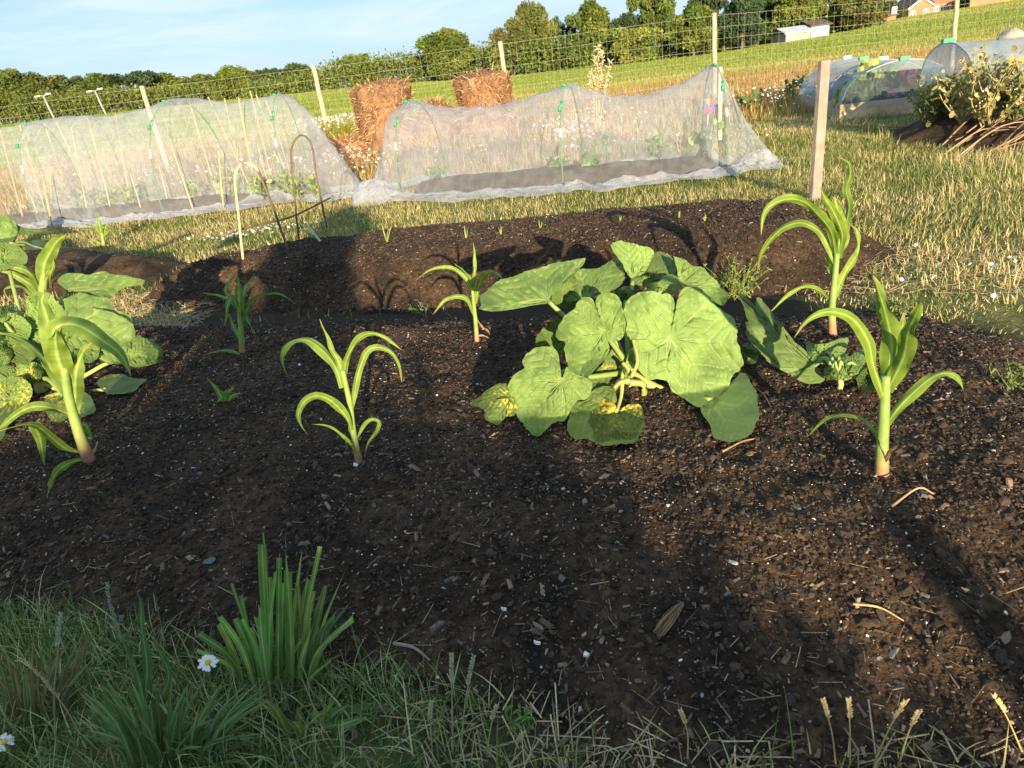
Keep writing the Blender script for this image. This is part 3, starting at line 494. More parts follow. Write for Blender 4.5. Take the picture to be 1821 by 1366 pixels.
squash('biggest courgette plant, broad leaves spreading in the middle of the bed', (945, 900), [
 ((1166, 634), [(1201, 600), (1205, 520), (1203, 440), (1225, 372), (1270, 348), (1330, 358), (1385, 395), (1420, 440), (1460, 480), (1510, 520), (1540, 580), (1550, 650), (1570, 740), (1560, 800), (1520, 830), (1500, 900), (1455, 960), (1420, 1005), (1350, 1022), (1280, 1000), (1240, 970), (1180, 930), (1150, 870), (1090, 860), (1050, 872), (1000, 830), (975, 760), (965, 690), (968, 640), (940, 642), (918, 610), (925, 540), (913, 480), (935, 415), (985, 375), (1060, 368), (1110, 387), (1160, 390), (1192, 430), (1184, 520), (1172, 590)], -.12, {'b': .42, 'axis': .9, 'via': [(940, 720), (1060, 650)], 'tone': 1.08, 'nr': 34, 'na': 200, 'bowl': .03}),
 ((795, 592), [(775, 556), (750, 505), (742, 430), (700, 400), (650, 425), (635, 470), (590, 500), (550, 545), (532, 600), (545, 640), (580, 655), (572, 700), (590, 760), (615, 810), (660, 845), (710, 850), (760, 790), (810, 745), (828, 690), (822, 650), (870, 650), (910, 620), (917, 560), (905, 480), (890, 415), (850, 385), (790, 380), (752, 410), (758, 470), (782, 540)], -.08, {'b': .5, 'axis': 2.1, 'via': [(900, 740)], 'bowl': -.08, 'nr': 28, 'na': 160}),
 ((562, 868), [(541, 855), (550, 790), (545, 730), (520, 690), (470, 680), (415, 682), (375, 715), (345, 760), (348, 800), (300, 830), (270, 890), (268, 940), (300, 985), (300, 1030), (330, 1090), (370, 1150), (425, 1178), (480, 1140), (520, 1105), (575, 1090), (610, 1040), (650, 985), (700, 970), (725, 930), (735, 870), (690, 850), (640, 830), (595, 790), (577, 820), (570, 850)], -.20, {'b': .5, 'axis': 2.3, 'via': [(800, 840)], 'nr': 28, 'na': 160}),
 ((868, 1055), [(861, 1035), (863, 1005), (840, 985), (800, 965), (755, 975), (720, 1020), (722, 1060), (712, 1100), (735, 1145), (735, 1190), (780, 1218), (830, 1205), (880, 1200), (930, 1205), (980, 1180), (1000, 1130), (1020, 1080), (1012, 1020), (975, 1000), (930, 1005), (892, 1030), (878, 1045)], -.26, {'b': .6, 'axis': 1.9, 'spots': 1.0, 'via': [(905, 820), (895, 950)], 'r': .008, 'tone': .62, 'pc': (.36, .38, .12)}),
 ((800, 1010), [(640, 990), (700, 975), (730, 930), (790, 900), (850, 910), (868, 960), (885, 1010), (950, 1060), (1020, 1090), (1000, 1170), (960, 1215), (800, 1230), (740, 1215), (700, 1190), (640, 1200), (605, 1170), (595, 1110), (610, 1040)], -.2, {'b': .8, 'tone': .72, 'axis': 1.9, 'via': [(880, 880)]}),
 ((285, 955), [(270, 885), (200, 890), (150, 920), (100, 960), (48, 1000), (60, 1015), (90, 1010), (130, 1040), (135, 1080), (200, 1118), (250, 1075), (298, 1060), (330, 1000), (320, 940)], -.15, {'b': .9, 'tone': .6, 'axis': 3.0, 'spots': .35}),
 ((480, 418), [(95, 470), (115, 440), (110, 400), (145, 360), (220, 310), (340, 270), (480, 225), (620, 195), (690, 195), (660, 250), (600, 300), (530, 350), (500, 395), (490, 435), (400, 450), (250, 478), (150, 482)], .02, {'b': 1.5, 'axis': 3.0, 'a': -.1, 'via': [(720, 650), (580, 515)], 'bowl': .02, 'tone': .95}),
 ((700, 400), [(570, 380), (600, 320), (650, 260), (690, 243), (760, 245), (800, 220), (860, 190), (890, 205), (905, 260), (915, 300), (880, 345), (820, 380), (750, 410), (700, 412), (650, 420), (610, 435), (580, 420)], .15, {'b': 1.1, 'axis': -1.0, 'tone': .9}),
 ((962, 298), [(835, 110), (850, 95), (910, 92), (960, 105), (1040, 125), (1080, 150), (1060, 200), (1030, 260), (990, 300), (955, 303), (920, 260), (890, 200), (850, 150)], .24, {'b': .35, 'axis': -1.7, 'tone': 1.15, 'bowl': .02}),
 ((1050, 320), [(1030, 260), (1060, 190), (1100, 150), (1140, 155), (1190, 200), (1200, 260), (1190, 290), (1120, 300), (1060, 342), (960, 325)], .30, {'b': .6, 'axis': -1.0, 'tone': .8}),
 ((1230, 325), [(1185, 172), (1240, 190), (1290, 225), (1350, 240), (1400, 290), (1450, 340), (1488, 390), (1480, 440), (1440, 445), (1390, 400), (1320, 360), (1260, 342), (1220, 328), (1205, 250)], .22, {'b': .8, 'axis': .1, 'tone': .95}),
 ((1130, 350), [(1030, 350), (1060, 325), (1110, 315), (1130, 285), (1180, 278), (1215, 300), (1215, 340), (1190, 380), (1140, 366), (1080, 370)], .12, {'b': .7, 'tone': 1.0}),
 ((920, 395), [(870, 360), (930, 340), (970, 360), (965, 400), (920, 450), (890, 425), (860, 390)], .14, {'b': .5, 'tone': .75}),
 ((1400, 985), [(1335, 1020), (1400, 970), (1470, 940), (1520, 880), (1560, 830), (1600, 850), (1640, 920), (1660, 1000), (1655, 1100), (1620, 1160), (1560, 1200), (1470, 1208), (1420, 1195), (1400, 1160), (1390, 1120), (1350, 1060)], -.12, {'b': .5, 'axis': 1.0, 'via': [(1030, 880), (1190, 945)], 'r': .016, 'pc': (.34, .33, .08)}),
 ((590, 640), [(412, 670), (430, 610), (480, 560), (540, 520), (600, 540), (620, 620), (600, 700), (500, 718)], .08, {'b': .8, 'tone': .75, 'axis': 2.9}),
 ((880, 800), [(720, 850), (780, 790), (850, 690), (890, 730), (895, 810), (830, 890), (760, 920), (720, 900)], -.02, {'b': .6, 'tone': .9, 'axis': 2.6, 'spots': .2}),
 ((610, 440), [(505, 430), (510, 380), (560, 320), (600, 285), (640, 290), (640, 400), (630, 460), (560, 458)], .18, {'b': .5, 'tone': .7}),
 ((1580, 700), [(1565, 670), (1600, 655), (1650, 680), (1655, 750), (1620, 780), (1570, 740)], .05, {'b': .8, 'tone': .7})], s7, o7, R)
q = bpy.data.objects['courgette_plant']; B = np.array(q.location)
for k, pp in enumerate([[(940, 880), (1015, 890), (1022, 940), (1000, 1000)], [(940, 870), (890, 880), (850, 915)], [(945, 850), (930, 800), (900, 770)], [(950, 850), (985, 760), (960, 640)]]):
    P = np.array(conv(pp, s7, o7)); stalk(q, B, aty(P[:, 0], P[:, 1], B[1]-.10-.03*k), .013-.002*k, (.24, .27, .08))
m = MB(); RR = RS(8)
for k in range(9):
    c = aty(*conv([(920+RR.randn()*18, 790+RR.randn()*22)], s7, o7)[0], B[1]-.03); dd = RR.randn(3)*.02+[0, 0, .02]; m.tube([c, c+dd*.6, c+dd], [.006, .009, .003], 6, (.26, .30, .07))
under(m.build('flower_bud', M_stem, None, loc=B), q)
squash('courgette plant with one grey-green leaf raised beside the stout maize', (528, 965), [
 ((440, 870), [(135, 580), (170, 590), (205, 640), (210, 602), (235, 605), (260, 670), (300, 715), (350, 760), (400, 800), (430, 840), (460, 880), (475, 920), (410, 930), (330, 890), (250, 840), (210, 790), (170, 740), (165, 690), (180, 684)], .06, {'b': .55, 'axis': -2.4, 'tone': .82, 'r': .009}),
 ((470, 830), [(400, 770), (470, 775), (560, 750), (565, 790), (540, 830), (530, 870), (470, 855), (420, 835)], .08, {'b': .7, 'tone': 1.1, 'r': .006}),
 ((560, 890), [(510, 830), (570, 825), (620, 795), (640, 840), (600, 900), (540, 918), (520, 880)], .0, {'b': .6, 'tone': .95, 'r': .006}), ((510, 890), [(472, 890), (480, 865), (515, 862), (530, 885), (520, 912), (490, 915)], -.03, {'b': .5, 'r': .005}),
 ((545, 860), [(515, 820), (545, 805), (575, 830), (570, 880), (530, 900)], .03, {'b': .4, 'tone': 1.1, 'r': .005}),
 ((640, 905), [(600, 910), (620, 885), (645, 868), (690, 880), (702, 930), (665, 962), (615, 950)], .02, {'b': .7, 'tone': .65, 'r': .006})], s8, o8, R, cs=.35)
squash('left courgette plant with yellow spotted lower leaves, cut by the picture edge', (185, 850), [
 ((330, 555), [(275, 440), (350, 410), (430, 420), (490, 435), (520, 480), (580, 510), (605, 560), (600, 620), (570, 680), (540, 720), (490, 730), (430, 690), (380, 660), (330, 650), (300, 600), (290, 520)], .05, {'b': .7, 'axis': .3, 'tone': .9}),
 ((590, 690), [(600, 590), (650, 610), (700, 630), (735, 680), (720, 720), (690, 728), (640, 740), (590, 738), (560, 720), (575, 640)], .0, {'b': .7, 'axis': .1, 'via': [(330, 800), (480, 725)], 'pc': (.36, .40, .09)}),
 ((470, 842), [(430, 812), (470, 780), (540, 773), (600, 790), (655, 795), (640, 815), (600, 850), (540, 862), (480, 858)], -.05, {'b': 1.0, 'tone': .75, 'axis': 0., 'via': [(330, 865), (400, 852)], 'pc': (.36, .40, .09)}),
 ((290, 890), [(205, 870), (270, 850), (370, 850), (410, 880), (430, 930), (390, 960), (320, 960), (270, 990), (220, 970), (200, 920)], -.15, {'b': .6, 'spots': .85, 'tone': .95, 'axis': 1.2}),
 ((60, 880), [(20, 800), (80, 785), (130, 810), (145, 860), (120, 910), (60, 960), (30, 1020), (0, 1070), (-60, 1050), (-60, 900), (-20, 840)], -.18, {'b': .5, 'axis': 2.2, 'spots': .25, 'tone': .8}),
 ((-10, 510), [(0, 465), (65, 470), (60, 500), (30, 530), (0, 545), (-50, 520), (-50, 480)], .05, {'b': .7}), ((-5, 680), [(0, 620), (50, 640), (60, 680), (40, 720), (0, 740), (-40, 700), (-40, 650)], -.05, {'b': .5}),
 ((130, 770), [(60, 770), (110, 730), (165, 720), (195, 750), (180, 800), (130, 822), (90, 792)], -.1, {'b': .6, 'spots': .9, 'axis': 1.5}), ((125, 560), [(75, 530), (130, 510), (180, 540), (150, 600), (100, 590)], .1, {'b': .5, 'tone': 1.1}),
 ((210, 540), [(120, 420), (200, 400), (260, 450), (300, 520), (300, 620), (200, 640), (130, 600), (115, 510)], .12, {'b': .5, 'tone': 1.05}), ((60, 650), [(-30, 575), (40, 590), (110, 610), (160, 690), (100, 730), (20, 690)], .02, {'b': .6, 'tone': .7}),
 ((300, 392), [(255, 352), (300, 318), (370, 322), (400, 325), (460, 310), (520, 325), (600, 335), (665, 360), (620, 375), (560, 385), (490, 432), (420, 425), (350, 392), (310, 402), (270, 372)], .28, {'b': 1.3, 'axis': 0, 'tone': 1.0}),
 ((150, 690), [(60, 640), (120, 620), (200, 640), (260, 700), (230, 780), (150, 800), (80, 760)], .0, {'b': .5, 'tone': 1.1, 'axis': 1.4}), ((40, 790), [(-40, 740), (20, 730), (80, 750), (100, 800), (60, 850), (-10, 850), (-50, 800)], -.06, {'b': .5, 'tone': .95}), ((60, 560), [(-30, 540), (20, 500), (90, 510), (140, 560), (120, 620), (50, 640), (-20, 610)], .08, {'b': .5, 'tone': 1.15, 'axis': .3}), ((390, 640), [(300, 600), (350, 575), (420, 590), (450, 650), (430, 710), (370, 720), (310, 680)], .03, {'b': .5, 'tone': .9}),
 ((20, 250), [(-40, 230), (0, 185), (60, 190), (110, 220), (122, 270), (60, 292), (0, 312), (-40, 290)], .35, {'b': .6})], s5, o5, R)
squash('farther courgette plant on the left soil heap near the netting', (60, 210), [
 ((-5, 140), [(-45, 80), (0, 55), (40, 65), (78, 110), (65, 165), (20, 182), (-30, 172)], .0, {'b': .4, 'tone': 1.1}), ((120, 130), [(20, 60), (60, 90), (110, 115), (180, 120), (243, 136), (180, 142), (110, 146), (75, 150), (70, 110)], .1, {'b': 1.5, 'tone': .6, 'axis': 0}),
 ((165, 205), [(108, 190), (160, 168), (215, 185), (222, 230), (150, 228)], -.05, {'b': .9, 'tone': .6}), ((290, 250), [(270, 225), (320, 235), (330, 280), (272, 265)], -.1, {'b': .8, 'tone': .7})], s5, o5, R, zc=.15)
# ------------------------------------------------------------------ small plants on the beds
def sprout(name, base, tips, label, cat, col, R, w=.008, group=None, wig=.02, part='leaf'):
    B = hit(*base); root = thing(name, B, label, cat, group)
    for tp in tips:
        e = aty(tp[0], tp[1], B[1]+(R.rand()-.5)*.05); md = (B+e)/2+[0, 0, .012]; V, F, T = ribbon([B-[0, 0, .01], md+R.randn(3)*wig*.3, e], w*(.8+.4*R.rand()), .4, R, 10, col=col, tipdry=.15)
        under(mesh_obj(part, V, F, M_corn, None, T, True, loc=B), root)
    return root
R = RS(33)
for b, tps in [((688, 430), [(683, 400), (678, 396), (692, 404), (697, 398)]), ((828, 424), [(826, 400), (830, 406)]), ((891, 418), [(889, 398), (894, 402), (886, 404)]), ((960, 408), [(959, 390), (962, 394)]), ((1103, 393), [(1100, 380), (1106, 383)]), ((1207, 391), [(1204, 374), (1210, 372), (1207, 380)]), ((1253, 394), [(1252, 379), (1257, 383)])]:
    sprout('onion_seedling', b, tps, 'tiny pale green seedling in the row along the crest of the soil mound', 'seedling', (.22, .30, .07), R, .009, 'seedlings along the mound crest')
def weed(base, n, spread, h, label, col, R, name='weed', nleaf=7, lw=.014, cat='weed'):
    B = hit(*base); root = thing(name, B, label, cat); st = MB(); lf = [[], [], [], 0]
    for k in range(n):
        a = R.rand()*2*PI; r = spread*R.rand()**.6; e = B+[math.cos(a)*r, math.sin(a)*r, h*(.45+.55*R.rand())]; s0 = B+[R.randn()*spread*.25, R.randn()*spread*.25, -.01]; P = crom([s0, (s0+e)/2+R.randn(3)*.01, e], 8); st.tube(P, np.linspace(.0022, .001, 8), 5, np.array(col)*.9)
        for j in range(nleaf):
            p = P[R.randint(1, 8)]; dr = R.randn(3)+[0, 0, .5]; dr /= np.linalg.norm(dr); V, F, T = ribbon([p, p+dr*lw*.8, p+dr*lw*1.7+[0, 0, -lw*.3]], lw*.6, .5, R, 5, col=np.array(col)*(.8+.5*R.rand()))
            lf[0].append(V); lf[1].append(F+lf[3]); lf[2].append(T); lf[3] += len(V)
    under(st.build('stems', M_stem, None, loc=B), root); under(mesh_obj('foliage', np.concatenate(lf[0]), np.concatenate(lf[1]), M_corn, None, np.concatenate(lf[2]), True, loc=B), root); return root
weed((1310, 525), 46, .22, .22, 'bushy yellow-green weed growing on the path behind the biggest courgette', (.16, .20, .05), R)
weed((1265, 520), 20, .13, .13, 'low green weed tucked behind the courgette leaf on the path', (.10, .16, .04), R)
weed((1600, 560), 14, .10, .12, 'scrubby green weed with white daisies behind the stout maize plant', (.14, .17, .05), R)
weed((745, 560), 10, .08, .05, 'small dark green weed in the shaded furrow below the mound', (.07, .12, .03), R)
weed((935, 1300), 4, .03, .10, 'small red-stemmed weed in the front grass', (.12, .20, .04), R, nleaf=9, lw=.012)
weed((1800, 690), 16, .10, .12, 'low weed at the right edge of the bed', (.12, .16, .05), R)
sprout('seedling', (400, 716), [(368, 672), (418, 690), (395, 694), (428, 704), (430, 700), (386, 716), (410, 696)], 'ragged lone seedling on the bare soil below the shaded maize', 'seedling', (.14, .24, .05), R, .022)
# ------------------------------------------------------------------ loose things lying on the soil
def flake(name, base, L, Wd, col, label, cat, R, thick=.003, lift=.004, az=None, curve=.2):
    B = hit(*base)+[0, 0, lift]; a = R.rand()*PI if az is None else az; n, k = 9, 5; u = np.linspace(-1, 1, n); v = np.linspace(-1, 1, k); V = []
    for s in (1, -1):
        for x in u:
            hw = (1-abs(x)**2.4)**.6*(1+.2*math.sin(x*4+a)) if abs(x) < 1 else .05
            for y in v: V.append((x*L/2, y*Wd/2*hw, s*thick/2*(1-.6*abs(y))+curve*Wd*(y*y+.5*x*x)*.3))
    V = np.array(V); c, s_ = math.cos(a), math.sin(a); tl = math.radians(R.uniform(8, 22)); V = V@np.array([[1, 0, 0], [0, math.cos(tl), math.sin(tl)], [0, -math.sin(tl), math.cos(tl)]]); V = np.stack([V[:, 0]*c-V[:, 1]*s_, V[:, 0]*s_+V[:, 1]*c, V[:, 2]], -1); V[:, 2] -= V[:, 2].min()
    i = np.arange(n*k).reshape(n, k); q = np.stack([i[:-1, :-1], i[1:, :-1], i[1:, 1:], i[:-1, 1:]], -1).reshape(-1, 4); N0 = n*k; ring = np.concatenate([i[0], i[1:, -1], i[-1, -2::-1], i[-2:0:-1, 0]]); r2 = np.roll(ring, -1)
    o = mesh_obj(name, V+B, [q[:, ::-1], q+N0, np.stack([ring, r2, r2+N0, ring+N0], -1)], M_bits, None, np.array(col)*(.9+.2*R.rand(2*N0, 1)), True, loc=B); return tag(o, label, cat)
R = RS(44)
flake('fallen_leaf', (727, 951), .032, .02, (.50, .36, .13), 'small dry yellow leaf lying on the shaded soil in the middle', 'leaf', R, .002)
flake('fallen_leaf', (374, 1002), .042, .026, (.06, .12, .11), 'dark teal fallen leaf above the clump of cut grass', 'leaf', R, .002, az=.2)
flake('fallen_leaf', (1071, 975), .034, .02, (.42, .46, .28), 'pale green torn leaf scrap on the dark soil', 'leaf', R, .002, az=2.2)
flake('plastic_scrap', (345, 836), .022, .014, (.10, .28, .55), 'bright blue plastic scrap on the soil beside the left maize', 'plastic', R, .002)
for (b, L, Wd, c, lb) in [((1043, 1168), .018, .014, (.62, .58, .46), 'cream triangular stone near the front grass'), ((956, 1148), .020, .013, (.58, .58, .55), 'rounded white stone below a bark chip in front soil'), ((1304, 1006), .026, .015, (.5, .48, .36), 'pale oval stone in the sunlit soil on the right'), ((1792, 1093), .02, .015, (.68, .6, .5), 'white stone in sunlit soil by the right picture edge'), ((1716, 1057), .022, .013, (.55, .35, .12), 'orange stone in the sunlit soil right of the wide shadow'), ((633, 829), .026, .016, (.62, .62, .62), 'white stone beside the foot of the lone maize plant'), ((533, 650), .022, .013, (.55, .58, .62), 'pale grey stone behind the lone maize plant'), ((183, 860), .02, .014, (.40, .16, .08), 'reddish stone on the soil near the tallest front maize'), ((897, 1090), .017, .012, (.56, .58, .60), 'white pebble with a blue tint in the shaded centre soil')]:
    flake('stone', b, L, Wd, c, lb, 'stone', R, .009, 0, curve=.0)
def stick(name, p0, p1, r, col, label, cat='stick', bend=.02):
    A = hit(*p0)+[0, 0, r*2]; B = hit(*p1)+[0, 0, r*2]; m = MB(); P = crom([A, (A+B)/2+[bend*.3, bend*.2, bend*.5], B], 12); m.tube(P, np.linspace(r*1.2, r*.7, 12), 7, np.array(col)*(.8+.4*R.rand(12, 1))); return tag(m.build(name, M_wood, None, loc=A), label, cat)
stick('stick', (702, 1152), (766, 1181), .0045, (.20, .17, .14), 'short grey stick on the soil right of the cut grass')
stick('twig', (1516, 1078), (1606, 1112), .0028, (.40, .27, .12), 'forked tan straw lying in the sunlit soil')
stick('twig', (1585, 905), (1660, 885), .003, (.32, .20, .11), 'curved brown husk lying below the stout maize', bend=.06)
stick('twig', (1340, 690), (1375, 735), .0025, (.16, .11, .07), 'dark twig on the soil between the two right courgettes')
stick('twig', (1285, 806), (1350, 783), .003, (.24, .15, .09), 'brown twig beside the lowest right courgette leaf')
m = MB(); A = hit(1168, 1135); B = hit(1212, 1082)
for k in range(26):
    e = RS(k).randn(3)*.006; m.tube(crom([A+[0, 0, .008]+e*1.6, (A+B)/2+[0, 0, .016]+e*1.6, B+[0, 0, .014]+e*.5], 8), [.0012]*8, 4, np.array([.24, .16, .09])*(.6+.8*RS(k+50).rand()))
tag(m.build('dried_root', M_wood, None, loc=A), 'frayed bundle of dry brown root fibres on the front soil', 'root')
for k, (p0, L, lb) in enumerate([((1075, 852), .045, 'grey bark chip standing on the soil below the biggest courgette'), ((1040, 895), .04, 'grey-brown wood chip lying below the standing bark chip'), ((957, 1118), .045, 'upright brown bark chip above the rounded white stone'), ((376, 945), .034, 'light brown bark chip in the shaded left soil')]):
    flake('bark_chip', p0, L, L*.34, (.15, .115, .085), lb, 'bark', R, .006, .002, az=.9*k+.4)
# ------------------------------------------------------------------ front verge plants
s1, o1 = .3844, (0, 900)
def zz(p): return conv([p], s1, o1)[0]
R = RS(61)
def tuft(name, label, cat, base, blist, wpx, col, R, cut=True, spread=90, n_extra=0, exr=None, part='blade'):
    B = hit(*zz(base)); root = thing(name, B, label, cat); mpp = np.linalg.norm(B-CAM)/FP*s1
    L = list(blist)
    for k in range(n_extra): L.append((base[0]+R.uniform(*exr[0]), base[1]+R.uniform(*exr[1])))
    for tp in L:
        b = (base[0]+np.clip((tp[0]-base[0])*(.6 if cut else .38), -spread*(1.5 if cut else 1), spread*(1.5 if cut else 1))+R.randn()*22, base[1]+R.uniform(-60, 45)); dy = (R.rand()-.5)*.16; tp = (tp[0]+R.randn()*8, tp[1]+R.randn()*10)
        tz = zz(tp); bz = zz(b); mid = zz((b[0]*.55+tp[0]*.45+(tp[0]-b[0])*-.12, b[1]*.5+tp[1]*.5-10))
        P0 = aty(*bz, B[1]+dy*.3); gz = float(top_z(P0[0], P0[1])); P0[2] = min(P0[2], gz); P3 = np.array([P0, aty(*mid, B[1]+dy*.6), aty(*tz, B[1]+dy)])
        wp = (lambda t: .5+.5*ss(0, .5, t)-.10*ss(.75, 1, t)) if cut and R.rand() < .8 else None
        V, F, T = ribbon(P3, wpx*mpp*(.5+.8*R.rand()), R.uniform(-.9, .9), R, 12, fold=.5, wav=.02, wprof=wp, col=np.array(col)*(.65+.75*R.rand())*np.array([.85+.5*R.rand(), 1, 1]), tipdry=.0 if cut else .1)
        T = T*(.6+.4*ss(0, .4, np.repeat(np.linspace(0, 1, 12), 8)))[:, None]+np.array([.10, .10, .05])*(1-ss(0, .3, np.repeat(np.linspace(0, 1, 12), 8)))[:, None]
        under(mesh_obj(part, V, F, M_corn, None, T, True, loc=B), root)
    return root
tuft('grass_clump', 'clump of broad bright green grass with cut-off blade tips', 'grass', (1290, 850), [(1230, 110), (1200, 200), (1298, 232), (1325, 188), (1390, 203), (1490, 187), (1075, 362), (1110, 422), (1255, 412), (1320, 357), (1455, 388), (1380, 358), (1412, 350), (912, 588), (905, 668), (1020, 508), (1015, 548), (1040, 635), (1172, 620), (1642, 520), (1600, 685), (1672, 720), (1470, 680), (1380, 712), (1130, 528), (1215, 450), (1282, 590), (1400, 618), (1345, 300), (1270, 300), (1160, 560), (1250, 500), (1350, 480), (1420, 470), (1540, 700), (1450, 560), (1240, 330), (1300, 420), (1370, 560), (1090, 520), (1190, 500)], 25, (.15, .27, .075), R, n_extra=5, exr=((-260, 330), (-560, -90)))
tuft('grass_clump', 'thin bluish blades curling from the right of the cut grass clump', 'grass', (1400, 780), [(1492, 365), (1520, 370), (1612, 445), (1560, 500), (1480, 560)], 30, (.11, .20, .10), R, cut=False)
tuft('grass_clump', 'low lush grass tuft with broad curling blades under the cut clump', 'grass', (1430, 1060), [(1560, 880), (1610, 900), (1700, 1055), (1750, 1165), (1640, 1190), (1230, 1205), (1300, 1100), (1350, 990), (1480, 930), (1560, 1010), (1380, 940), (1270, 980), (1700, 960), (1800, 920), (1500, 1150), (1160, 870), (1220, 930)], 52, (.13, .235, .055), R, cut=False)
tuft('grass_clump', 'long blue-green grass clump at the bottom of the picture', 'grass', (760, 1190), [], 17, (.10, .185, .07), R, cut=False, spread=260, n_extra=120, exr=((-420, 520), (-420, -60)))
tuft('grass_clump', 'grey-green grass tuft in the bottom corner beside the daisy at the edge', 'grass', (160, 1010), [], 11, (.14, .15, .07), R, cut=False, spread=260, n_extra=70, exr=((-260, 320), (-480, -60)))
def seedgrass(px, ear, label, R, col, leafs=()):
    B = hit(*zz(px[0])); root = thing('seeding_grass', B, label, 'grass'); P = np.array([zz(p) for p in px]); P3 = crom(aty(P[:, 0], P[:, 1], B[1]+np.linspace(0, .03, len(P))), 16); m = MB(); m.tube(P3, np.linspace(.0022, .0011, 16), 5, col); under(m.build('stem', M_stem, None, loc=B), root)
    e = MB(); k0 = int(16*(1-ear))
    ax = crom(P3[k0:], 22)
    for j in range(22):
        for s in (-1, 1):
            dd = np.array([s*.004, R.randn()*.002, .006]); e.tube([ax[j], ax[j]+dd*.6, ax[j]+dd*1.3], [.0012, .0018, .0003], 5, np.array(col)*(1.0+.5*R.rand())+.04)
    under(e.build('seed_head', M_straw, None, loc=B), root)
    for lf, w in leafs:
        Q = np.array([zz(p) for p in lf]); V, F, T = ribbon(aty(Q[:, 0], Q[:, 1], B[1]+np.linspace(0, -.03, len(Q))), w*s1*np.linalg.norm(B-CAM)/FP, .4, R, 14, col=(.08, .15, .06)); under(mesh_obj('leaf', V, F, M_corn, None, T, True, loc=B), root)
    return root
seedgrass([(655, 960), (620, 780), (560, 600), (510, 450), (498, 362)], .42, 'upright grey wheat-like grass ear rising left of the daisy', R, (.13, .16, .10), [([(655, 960), (680, 760), (655, 560), (650, 440), (628, 390)], 36), ([(660, 970), (640, 800), (590, 660)], 30), ([(700, 960), (780, 800), (740, 680), (690, 590)], 26)])
seedgrass([(390, 1110), (330, 980), (240, 850), (160, 760), (90, 715)], .5, 'tan feathery grass head leaning left in the front corner', R, (.32, .22, .13))
seedgrass([(265, 1200), (250, 900), (265, 700), (285, 500)], .2, 'thin straight grass stem with a small head at the left', R, (.22, .22, .14))
sA, oA = .3844, (600, 850)
def zq(p): return ((p[0]*sA+oA[0]-o1[0])/s1, (p[1]*sA+oA[1]-o1[1])/s1)
for px, lb in [([(535, 1290), (530, 1000), (530, 815)], 'pale seeding grass stem standing tallest in front of the soil'), ([(570, 1290), (590, 1050), (632, 830)], 'seeding grass stem leaning right beside the tallest pale one'), ([(690, 1300), (710, 1150), (740, 1055)], 'short seeding grass left of the red-stemmed weed'), ([(440, 1290), (430, 1120), (438, 1040)], 'short seeding grass stem left of the tallest pale one'), ([(810, 1330), (830, 1240), (862, 1180)], 'lowest seeding grass by the red-stemmed weed')]:
    seedgrass([zq(p) for p in px], .3, lb, R, (.24, .25, .12))
sB = .3777
def zb(p): return ((p[0]*sB+1200-o1[0])/s1, (p[1]*sB+850-o1[1])/s1)
for px, lb in [([(760, 1366), (740, 1200), (695, 1045)], 'sunlit grass stem with a narrow ear right of centre front'), ([(825, 1366), (825, 1200), (818, 1045)], 'upright golden grass stem in the right front verge'), ([(930, 1366), (1010, 1180), (1090, 1050)], 'golden grass stem leaning right in the right front verge'), ([(1050, 1366), (1100, 1200), (1150, 1100)], 'thick golden grass ear nearest the lower right'), ([(1640, 1300), (1560, 1120), (1500, 1030)], 'grass stem bending left at the right picture edge'), ([(60, 1330), (60, 1200), (25, 1100)], 'thin reddish grass stem below the sunlit soil')]:
    seedgrass([zb(p) for p in px], .28, lb, R, (.36, .27, .11))
def daisy(c, r, label, R, base):
    B = hit(*zz(base)); root = thing('daisy', B, label, 'flower'); C3 = aty(*zz(c), B[1]+.01); m = MB(); m.tube(crom([B-[0, 0, .01], (B+C3)/2+[.01, 0, 0], C3], 10), [.0014]*10, 6, (.10, .16, .04)); under(m.build('stem', M_stem, None, loc=B), root)
    nv = CAM-C3; nv = nv/np.linalg.norm(nv)+np.array([0, .1, .55]); nv /= np.linalg.norm(nv); u = np.cross(nv, [0, 0, 1.]); u /= np.linalg.norm(u); v = np.cross(nv, u); n = 15
    for k in range(n):
        if k in (4,): continue
        a = k/n*2*PI+R.randn()*.08; dr = u*math.cos(a)+v*math.sin(a); sd = -u*math.sin(a)+v*math.cos(a); ln = r*(.85+.25*R.rand()); P = []
        for t, w in [(0.25, .35), (.5, .9), (.8, 1.), (.95, .75), (1., .35)]:
            for s in (-1, 0, 1): P.append(C3+dr*ln*t+sd*s*w*r*.17+nv*(.06*r*(1-abs(s))-.12*r*t*t*(1+.6*R.randn()*.3)))
        i = np.arange(15).reshape(5, 3); F = np.stack([i[:-1, :-1], i[1:, :-1], i[1:, 1:], i[:-1, 1:]], -1).reshape(-1, 4); under(mesh_obj('petal', np.array(P), F, M_petal, None, np.full((15, 3), .74), True, loc=B), root)
    V, F = ICO; V = np.asarray(V); d = MB()
    for k in range(60):
        f = k*2.4; q = math.sqrt(k/60)*.30*r; d.add(V*r*.05+C3+u*q*math.cos(f)+v*q*math.sin(f)+nv*r*(.16-.5*(q/r)**2*1.2), F, np.array([.68, .42, .02])*(.8+.4*R.rand()))
    under(d.build('flower_disc', M_bits, None, True, loc=B), root)
daisy((962, 724), .023, 'white daisy with yellow centre beside the cut grass clump', R, (960, 990))
daisy((18, 1092), .022, 'white daisy cut by the left picture edge', R, (10, 1210))
